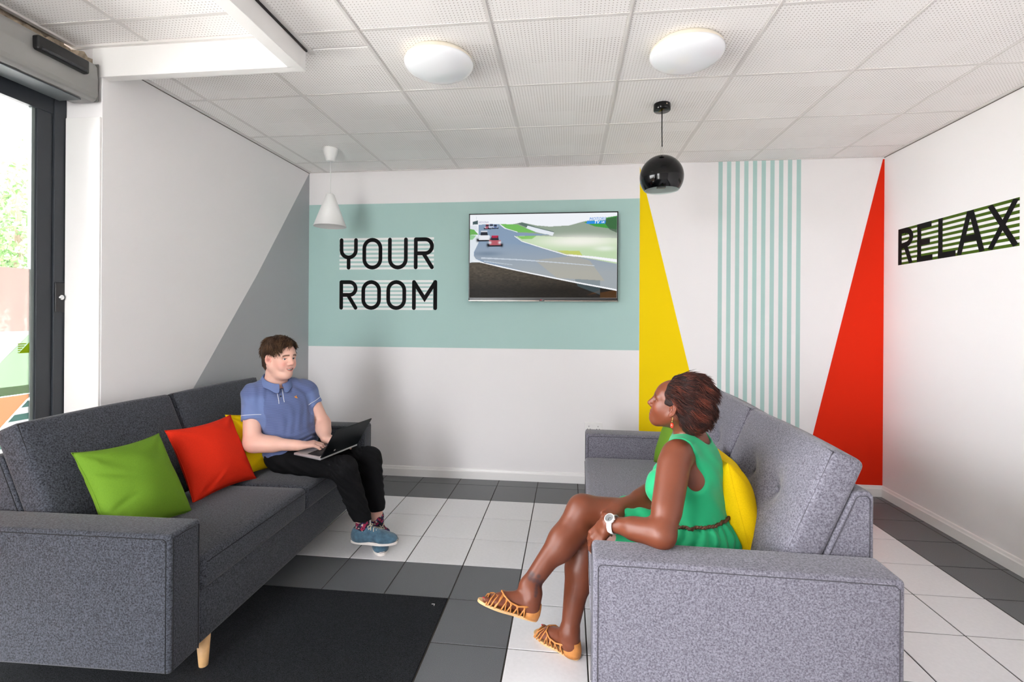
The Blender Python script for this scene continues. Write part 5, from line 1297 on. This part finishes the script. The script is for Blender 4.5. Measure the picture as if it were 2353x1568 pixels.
def foot_sdf(S, o, X, U, s, ank):
    X = unit(X); U = unit(A3(U) - X * (A3(U) @ X)); Y = np.cross(U, X); B = np.stack([X, Y, U], 1)
    def Wp(p): return o + B @ (A3(p) * s)
    S.ell(Wp((0.032, 0, 0.032)), A3((0.034, 0.029, 0.033)) * s, B, 0.02)
    S.cone(Wp((0.035, 0, 0.040)), Wp((0.155, 0, 0.024)), 0.032 * s, 0.024 * s, 0.02); S.ell(Wp((0.163, 0.0, 0.020)), A3((0.045, 0.041, 0.019)) * s, B, 0.02)
    S.cone(Wp((0.060, 0, 0.062)), Wp((0.135, 0, 0.034)), 0.030 * s, 0.022 * s, 0.03)
    S.chain([Wp((0.038, 0, 0.045)), Wp((0.042, 0, 0.085)), ank], [0.034 * s, 0.034 * s, 0.036 * s], 0.02)
    for y in (-1, 1): S.ell(Wp((0.045, y * 0.031, 0.072)), A3((0.014, 0.009, 0.014)) * s, B, 0.012)
    return Wp, B
def toes(S, Wp, s, big):
    for i, (y, x1, r) in enumerate(((0.027 * big, 0.232, 0.0115), (0.010 * big, 0.228, 0.0085), (-0.006 * big, 0.220, 0.0080), (-0.020 * big, 0.209, 0.0075), (-0.032 * big, 0.196, 0.0070))):
        S.cone(Wp((0.175, y * 0.95, 0.015)), Wp((x1 - r, y, r + 0.002)), r * 1.08 * s, r * 0.92 * s, 0.006)
# ---- body
S = SDF(); wom_torso(S, -0.002)
S.chain([LS, LE, LW_], [0.053, 0.043, 0.026], 0.025); S.cone(LS + (LE - LS) * 0.15 - wF * -0.006, LS + (LE - LS) * 0.7, 0.051, 0.046, 0.03); S.cone(LE + (LW_ - LE) * 0.05, LE + (LW_ - LE) * 0.5, 0.044, 0.039, 0.02)
S.chain([RS, RE, RW], [0.054, 0.044, 0.026], 0.025); S.cone(RE + (RW - RE) * 0.1, RE + (RW - RE) * 0.5, 0.043, 0.037, 0.02)
S.chain([LH, LK], [0.086, 0.060], 0.03); S.chain([LK, LK + (LA - LK) * 0.35, LA], [0.060, 0.059, 0.035], 0.02)
S.chain([RH, RK], [0.086, 0.060], 0.03); S.chain([RK, RK + (RA - RK) * 0.4, RA], [0.060, 0.050, 0.035], 0.03)
S.cone(RK + (RA - RK) * 0.18 + A3((0.026, 0.0, -0.024)), RK + (RA - RK) * 0.50 + A3((0.022, 0.0, -0.016)), 0.046, 0.040, 0.04); S.cone(LK + (LA - LK) * 0.15 + A3((0.02, -0.01, 0)), LK + (LA - LK) * 0.5 + A3((0.018, -0.01, 0)), 0.044, 0.036, 0.03)
fs = 0.98
LFo, LFx, LFu = A3((1.628, -2.366, 0.010)), A3((-0.76, 0.65, 0.0)), A3((0, 0, 1)); RFo, RFx, RFu = A3((1.462, -2.463, 0.212)), A3((-0.219, -0.025, 0.076)), A3((-0.02, 0.20, 1.0))
WL, BL = foot_sdf(S, LFo, LFx, LFu, fs, LA); toes(S, WL, fs, -1); WR_, BR = foot_sdf(S, RFo, RFx, RFu, fs, RA); toes(S, WR_, fs, 1)
# left hand hangs over the knee, right hand tucked beneath the left wrist
lhd = unit((-0.55, 0.16, -0.80)); lhz = unit((-0.68, -0.60, 0.36))
tipsWL, WpL = hand_sdf(S, LW_, lhd, lhz, 0.93, [(0.55, 0.25, 0.2), (0.50, 0.25, 0.2), (0.52, 0.28, 0.2), (0.55, 0.30, 0.2)], 0.10, (0.70, 0.55, -0.45), 0.2, left=True)
tipsWR, WpR = hand_sdf(S, RW, unit((-0.62, -0.70, -0.12)), (0, 0, 1), 0.90, [(0.7, 0.8, 0.6)] * 4, 0.05, (0.75, 0.45, -0.40), 0.3)
S.cone(wo + wH @ (A3((-0.030, 0, -0.035)) * ws), nkw + A3((0.005, 0, -0.02)), 0.047, 0.052, 0.03)
head_sdf(S, wH, wo, ws, True, False)
fine = [(wo - A3((0.125, 0.125, 0.115)), wo + A3((0.125, 0.125, 0.135)), 0.0022),
        (np.minimum(LW_, LW_ + lhd * 0.17) - 0.04, np.maximum(LW_, LW_ + lhd * 0.17) + A3((0.03, 0.04, 0.03)), 0.0024),
        (A3((1.20, -2.54, 0.185)), A3((1.48, -2.36, 0.40)), 0.0030), (A3((1.40, -2.42, -0.01)), A3((1.68, -2.20, 0.14)), 0.0030)]
VF = S.mesh(0.006, fine); P = VF[0]
base = lin(108, 56, 35); col = head_color(P, wH, wo, ws, base, lin(112, 60, 56), lin(132, 66, 42), lin(40, 24, 20), False)
col = col * (1 + 0.06 * noise3(P, 40, 5)[:, None])
# ankle tattoo, dark ink petals
tc_ = A3((1.455, -2.455, 0.335)); ax_u = unit(RK - RA); ax_v = unit(np.cross(ax_u, (0.1, -1, 0.0)))
ink = np.zeros(len(P)); Q = P - RA; on_leg = (np.linalg.norm(Q, axis=1) < 0.12) & (P[:, 1] < RA[1] + 0.01)
uu, vv = Q @ ax_u, Q @ ax_v
for (a, b, r) in ((0.040, -0.026, 0.012), (0.026, -0.024, 0.010), (0.030, -0.010, 0.010), (0.052, -0.004, 0.009), (0.036, 0.004, 0.010), (0.044, 0.022, 0.012), (0.032, 0.028, 0.010), (0.022, 0.010, 0.008), (0.012, 0.014, 0.008), (0.002, 0.020, 0.009), (-0.008, 0.024, 0.007), (0.034, 0.014, 0.008)):
    ink = np.maximum(ink, np.exp(-((((uu - a) ** 2 + (vv - b) ** 2) / r ** 2) ** 2)))
w_ = (ink * on_leg * 0.8)[:, None]; col = col * (1 - w_) + A3(lin(58, 44, 46)) * w_
M_skin2 = vcol_mat('skin_deep', 0.42, 0.42, bump=(500, 0.05, 0.0006), sss=0.05)
put('body', VF, M_skin2, wom, np.clip(col, 0, 1)); eyes(wom, wH, wo, ws, mat('iris_brown', (52, 32, 22), 0.2))
M_nail = mat('nail_pale', (226, 214, 196), 0.25); M_nail_r = mat('nail_red', (206, 24, 44), 0.2)
for (tp, d, X_, Y_, Z_, a) in tipsWL: nail_obj(tp, d, X_ * math.sin(a) + Z_ * math.cos(a), 0.93, M_nail, wom, 0.020)
for Wp, B, y in ((WL, BL, -0.027), (WR_, BR, 0.027)):
    n_ = nail_obj(Wp((0.226, y, 0.0135)), B[:, 0], B[:, 2], 0.95, M_nail_r, wom, 0.016, 0.0065); n_.name = 'toenail'
# ---- dress
S = SDF(); wom_torso(S, 0.007)
S.half((2.1, -2.3, 0.565), (0, 0, -1))
S.half(nkw + A3((0, 0, 0.03)), (0, 0, 1))
ntop = nkw + A3((0, 0, 0.02))
S.ell(ntop + A3((0.015, 0, 0.0)), A3((0.085, 0.072, 0.062)), Rw, 0.006, 's')                       # neckline
for sh, sd in ((LS, 1), (RS, -1)):
    n_ = wS * sd
    c0 = sh + n_ * 0.030 + A3((0.010, 0, 0.02)); S.cone(c0, sh + n_ * 0.040 + A3((0, 0, -0.125)) - wF * 0.035, 0.064, 0.062, 0.006, 's'); S.cone(sh + n_ * 0.03 - wF * 0.02 + A3((0, 0, -0.03)), sh + n_ * 0.04 - wF * 0.055 + A3((0, 0, -0.11)), 0.062, 0.060, 0.006, 's'); S.cone(sh + n_ * 0.012 - wF * 0.050 + A3((0, 0, -0.03)), sh + n_ * 0.008 - wF * 0.085 + A3((0, 0, -0.100)), 0.050, 0.056, 0.006, 's')
def dress_w(X, Y, Z): return 0.0016 * np.sin(Z * 60 + X * 45 + 4 * np.sin(Y * 18)) + 0.0035 * np.exp(-((Z - 0.60) / 0.03) ** 2) * np.sin(X * 130 + Y * 150)
S.post.append(dress_w)
M_dress = mat('dress_green', (4, 158, 102), 0.75, bump=(700, 0.12, 0.001), sheen=0.15)
dVF = S.mesh(0.005); dress = put('dress_top', dVF, M_dress, wom)
# ---- skirt over hips and thighs
S = SDF()
S.ell((2.112, -2.335, 0.530), (0.158, 0.212, 0.098), Rw, 0.04); S.ell((2.098, -2.335, 0.590), (0.128, 0.166, 0.050), Rw, 0.03)
hl_ = LH + (LK - LH) * 0.62; hr_ = RH + (RK - RH) * 0.68
S.cone(LH, LH + (LK - LH) * 0.8, 0.104, 0.094, 0.04, cut=(hl_, unit(LK - LH))); S.cone(RH, RH + (RK - RH) * 0.8, 0.104, 0.090, 0.04, cut=(hr_, unit(RK - RH) * 1.0))
S.half((2.1, -2.3, 0.612), (0, 0, 1), 0.012); S.half((2.1, -2.3, 0.445), (0, 0, -1))
def skirt_w(X, Y, Z):
    return 0.0055 * np.sin(np.arctan2(Y + 2.335, X - 2.10) * 26 + 2.5 * np.sin(Z * 40)) * smoothstep(0.45, 0.60, Z) + 0.003 * np.sin(X * 80 + Y * 30 + Z * 60)
S.post.append(skirt_w)
skVF = S.mesh(0.005); put('skirt', skVF, M_dress, wom); tK = bvh(skVF)
# ---- braided belt
M_belt = mat('belt_leather', (92, 54, 34), 0.6, noise=(120, 0.4, 3)); tD = bvh(dVF)
for ph0 in (0, PI):
    pts = []
    for i in range(160):
        a = 2 * PI * i / 160; d = wF * math.cos(a) + wS * math.sin(a); zc_ = 0.613 - 0.016 * math.cos(a)
        hs_ = [x for x in (cast(tt_, A3((2.096, -2.335, zc_ + dz_)) + d * 0.4, -d) for tt_ in (tD, tK) for dz_ in (-0.004, 0.004)) if x is not None]; h = max(hs_, key=lambda q: (q - A3((2.096, -2.335, 0))) @ d) * A3((1, 1, 0)) + A3((0, 0, zc_)) if hs_ else None
        c = h if h is not None else A3((2.096, -2.335, zc_)) + d * 0.14
        if math.cos(a) > 0.35: continue
        pts.append(tuple(c + d * (0.0035 + 0.0025 * math.cos(a * 46 + ph0)) + A3((0, 0, 0.0045 * math.sin(a * 46 + ph0)))))
    tube('belt_strand', pts, 0.0042, M_belt, wom, 6)
# ---- watch
wa = unit(LE - LW_); wc = LW_ + wa * 0.022; M_wst = mat('watch_white', (238, 238, 236), 0.3); M_chr = mat('watch_steel', (200, 205, 208), 0.2, metal=0.9)
wt = empty('wristwatch'); wt.parent = wom; u = unit(A3((-0.45, -0.45, 0.75)) - wa * (A3((-0.45, -0.45, 0.75)) @ wa)); v = np.cross(wa, u)
V, F = [], []; n = 40
for i in range(n):
    a = 2 * PI * i / n; d = u * math.cos(a) + v * math.sin(a)
    for (h, r) in ((-0.010, 0.0305), (-0.010, 0.0330), (0.010, 0.0345), (0.010, 0.0320)): V.append(wc + d * r + wa * h)
for i in range(n):
    j = (i + 1) % n
    for k in range(4): F.append([i * 4 + k, j * 4 + k, j * 4 + (k + 1) % 4, i * 4 + (k + 1) % 4])
put('strap', (A3(V), np.array(F)), M_wst, wt)
Mw = Matrix(((wa[0], v[0], u[0], 0), (wa[1], v[1], u[1], 0), (wa[2], v[2], u[2], 0), (0, 0, 0, 1))); Mw.translation = tuple(wc + u * 0.031)
cs_ = new_obj('case', lathe_me('case', [(0.0001, 0.0), (0.0185, 0.0), (0.0195, 0.003), (0.0190, 0.009), (0.0165, 0.0115), (0.0160, 0.0105), (0.0001, 0.0105)], 32), M_wst, wt); cs_.matrix_local = Mw
dl = new_obj('dial', lathe_me('dial', [(0.0001, 0.0108), (0.0158, 0.0108)], 28), M_chr, cs_); tube('crown', [(0.019, 0.0, 0.006), (0.0225, 0.0, 0.006)], 0.0022, M_chr, cs_, 8)
box('hand', -0.0006, 0.0006, 0.0, 0.011, 0.0110, 0.0114, M_blackpl, cs_); box('hand', 0.0, 0.008, -0.0006, 0.0006, 0.0110, 0.0114, M_blackpl, cs_)
# ---- earring on her left ear (and its pair)
M_coral = mat('coral_bead', (206, 62, 40), 0.15, coat=0.4); M_gold = mat('gold_wire', (214, 180, 110), 0.25, metal=0.9)
for y in (1, -1):
    eo = wo + wH @ (A3((-0.006, y * 0.080, -0.040)) * ws); er = empty('earring'); er.parent = wom; er.location = tuple(eo)
    tube('hook', [(0, 0, 0.004), (0.003, 0, 0.0), (0.001, 0, -0.006), (0, 0, -0.020)], 0.0009, M_gold, er, 6)
    bd = new_obj('bead', lathe_me('bead', [(0.0001, 0.0), (0.0045, -0.002), (0.0066, -0.008), (0.0062, -0.015), (0.0035, -0.020), (0.0001, -0.021)], 18), M_coral, er); bd.location = (0, 0, -0.019)
    c2 = new_obj('bead', lathe_me('bead2', [(0.0001, 0.0025), (0.0025, 0.0), (0.0001, -0.0025)], 12), M_gold, er); c2.location = (0, 0, -0.015)
# ---- sandals
M_tan = mat('sandal_tan', (190, 124, 62), 0.5, noise=(60, 0.12, 4)); M_sole = mat('sandal_sole', (206, 166, 116), 0.6)
def sandal(o, X, U, s):
    X = unit(X); U = unit(A3(U) - X * (A3(U) @ X)); Y = np.cross(U, X); Mx = Matrix(((X[0], Y[0], U[0], o[0]), (X[1], Y[1], U[1], o[1]), (X[2], Y[2], U[2], o[2]), (0, 0, 0, 1)))
    e = empty('sandal'); e.parent = wom; e.matrix_local = Mx @ Matrix.Scale(s, 4)
    so_ = new_obj('sole', prism_me('sole', [(x - 0.006, y) for x, y in outline(0.252, 0.034, 0.046)], 'z', -0.009, 0.002), M_sole, e); bv = so_.modifiers.new('b', 'BEVEL'); bv.width = 0.002; bv.segments = 2; bv.limit_method = 'ANGLE'
    V, F = [], []; n = 24; hz = [(-0.002, 0.0), (0.018, 0.003), (0.040, 0.001), (0.058, -0.003)]
    for i in range(n + 1):
        a = math.radians(62 + 236 * i / n)
        for z, dr in hz:
            fr_ = 1 - abs(i / n * 2 - 1) ** 3 * 0.25; V.append((0.032 + (0.040 + dr) * math.cos(a) * (1.0), (0.034 + dr) * math.sin(a), z * fr_))
    for i in range(n):
        for k in range(3): F.append([i * 4 + k, (i + 1) * 4 + k, (i + 1) * 4 + k + 1, i * 4 + k + 1])
    hc_ = new_obj('heel_cup', mesh_np('hc', V, F), M_tan, e); sd_ = hc_.modifiers.new('t', 'SOLIDIFY'); sd_.thickness = 0.0025
    def strap(pts, r=0.0030):
        V_, F_ = tube_data(pts, r, 6, False); new_obj('strap', mesh_np('strap', V_, F_), M_tan, e)
    def top(t, sg):                       # topline from heel cup to over the toes
        K = [(0.050, 0.0375, 0.043), (0.090, 0.0405, 0.033), (0.125, 0.0405, 0.038), (0.152, 0.030, 0.050), (0.165, 0.0, 0.056)]
        q = t * (len(K) - 1); i = min(int(q), len(K) - 2); f_ = q - i; a, b = K[i], K[i + 1]; return (a[0] + (b[0] - a[0]) * f_, sg * (a[1] + (b[1] - a[1]) * f_), a[2] + (b[2] - a[2]) * f_)
    def edge(x, sg):                      # sole edge
        t = (x + 0.006) / 0.252; return (x, sg * (0.034 + 0.012 * smoothstep(0.25, 0.75, t)) * (1 - 0.12 * math.exp(-((t - 0.42) / 0.16) ** 2)) * (1 if t < 0.8 else math.sqrt(max(0.02, 1 - ((t - 0.8) / 0.22) ** 2))), 0.001)
    for sg in (-1, 1):
        strap([top(i / 16, sg) for i in range(17)], 0.0036)
        xs_ = [0.055, 0.072, 0.078, 0.100, 0.112, 0.128, 0.135, 0.152, 0.160, 0.178]
        tt = [0.05, 0.10, 0.24, 0.30, 0.42, 0.48, 0.60, 0.66, 0.80, 0.86]
        for i in range(len(xs_)):
            a = top(tt[i], sg); b = edge(xs_[(i + 1) if i % 2 == 0 else (i - 1)], sg) if i + 1 < len(xs_) else edge(xs_[i], sg); mid = ((a[0] + b[0]) / 2, (a[1] + b[1]) / 2 * 1.05 + sg * 0.001, (a[2] + b[2]) / 2 + 0.002); strap([a, mid, b])
        for (x0, x1) in ((0.180, 0.158), (0.196, 0.172), (0.208, 0.190)):
            a = edge(x0, sg); strap([a, (a[0] * 0.55 + x1 * 0.45, a[1] * 0.72, 0.026), (x1, a[1] * 0.3, 0.046 - (x1 - 0.158) * 0.35), (x1 - 0.012, -a[1] * 0.35, 0.049 - (x1 - 0.158) * 0.35)])
    strap([edge(0.214, -1), (0.212, -0.020, 0.022), (0.208, 0.0, 0.030), (0.212, 0.020, 0.022), edge(0.214, 1)], 0.0032)
sandal(LFo, LFx, LFu, fs); sandal(RFo, RFx, RFu, fs)
# ---- hair: pulled back, full at the crown, ragged ends
S = SDF()
def HW(p): return wo + wH @ (A3(p) * ws)
S.ell(HW((-0.022, 0, 0.046)), A3((0.110, 0.092, 0.104)) * ws, wH, 0.02)
S.ell(HW((-0.064, 0, 0.060)), A3((0.092, 0.090, 0.104)) * ws, wH, 0.03)
S.ell(HW((-0.088, 0, -0.010)), A3((0.070, 0.076, 0.070)) * ws, wH, 0.03)
S.ell(HW((-0.082, 0, -0.064)), A3((0.042, 0.054, 0.042)) * ws, wH, 0.03)
S.cone(HW((0.135, 0, 0.090)), HW((0.105, 0, -0.10)), 0.092 * ws, 0.092 * ws, 0.010, 's')
for y in (-1, 1): S.cone(HW((0.030, y * 0.095, -0.035)), HW((0.010, y * 0.08, -0.11)), 0.044 * ws, 0.062 * ws, 0.008, 's')
def hair_w(X, Y, Z):
    P = np.stack(np.broadcast_arrays(X, Y, Z), -1); return 0.0030 * noise3(P, 90, 14) + 0.004 * noise3(P, 45, 17)
S.post.append(hair_w)
hVF = S.mesh(0.003); tH = bvh(hVF); rng = np.random.RandomState(18); R_, D_, N_, L_, r_ = [], [], [], [], []
for i in range(5200):
    d = rng.normal(size=3); d[0] -= 0.35; d[2] = d[2] * 0.9 + 0.15; d = unit(d); h = tH.ray_cast(Vector(tuple(HW((-0.05, 0, 0.02)) + (wH @ d) * 0.25)), Vector(tuple(-(wH @ d))))
    if h[0] is None: continue
    p = wH.T @ (A3(h[0]) - wo) / ws; n = wH.T @ A3(h[1])
    if (p[2] < -0.065 and p[0] > -0.075) or (p[0] > 0.012 and p[2] < 0.030): continue
    t = A3((-1.0, 0.0, -0.15 if p[0] > -0.05 else -0.45)); t = unit(t - n * (t @ n) * 0.92); clump = np.array([math.sin(p[2] * 75 + p[0] * 30), math.sin(p[1] * 80 + p[0] * 50), math.sin(p[0] * 85 + p[1] * 40 + 1)]); t = unit(t + clump * 0.22 + rng.normal(size=3) * 0.10)
    back = smoothstep(-0.02, -0.15, p[0]); R_.append(A3(h[0]) - A3(h[1]) * 0.0015); D_.append(wH @ t); N_.append(A3(h[1])); L_.append(rng.uniform(0.030, 0.060) * (1 - 0.25 * back) * (0.6 if p[2] < -0.03 else 1)); r_.append(rng.uniform(0.0007, 0.0015))
V2, F2, K2 = locks_mesh(R_, D_, N_, L_, r_, rng, 0.20, 0.30, 0.1, 5)
mixk = np.clip(0.12 + 0.45 * np.array([max(0, math.sin((r[0]) * 60 + r[2] * 45 + 1.0) * math.sin(r[2] * 55 + r[1] * 40)) for r in R_]) + rng.normal(size=len(R_)) * 0.14, 0, 1); cLock = (A3(lin(34, 18, 16)) * (1 - mixk[:, None]) + A3(lin(120, 56, 38)) * mixk[:, None])[K2]; cBase = np.tile(A3(lin(34, 20, 18)), (len(hVF[0]), 1))
put('hair', (np.concatenate([hVF[0], V2]), np.concatenate([hVF[1], F2 + len(hVF[0])])), M_hair, wom, np.concatenate([cBase, cLock]))
# ---- seat each person's empty at the base of the figure without moving its parts
for e, L0 in PEOPLE:
    e.location = tuple(L0)
    for c in e.children: c.matrix_parent_inverse = Matrix.Translation(tuple(-L0))
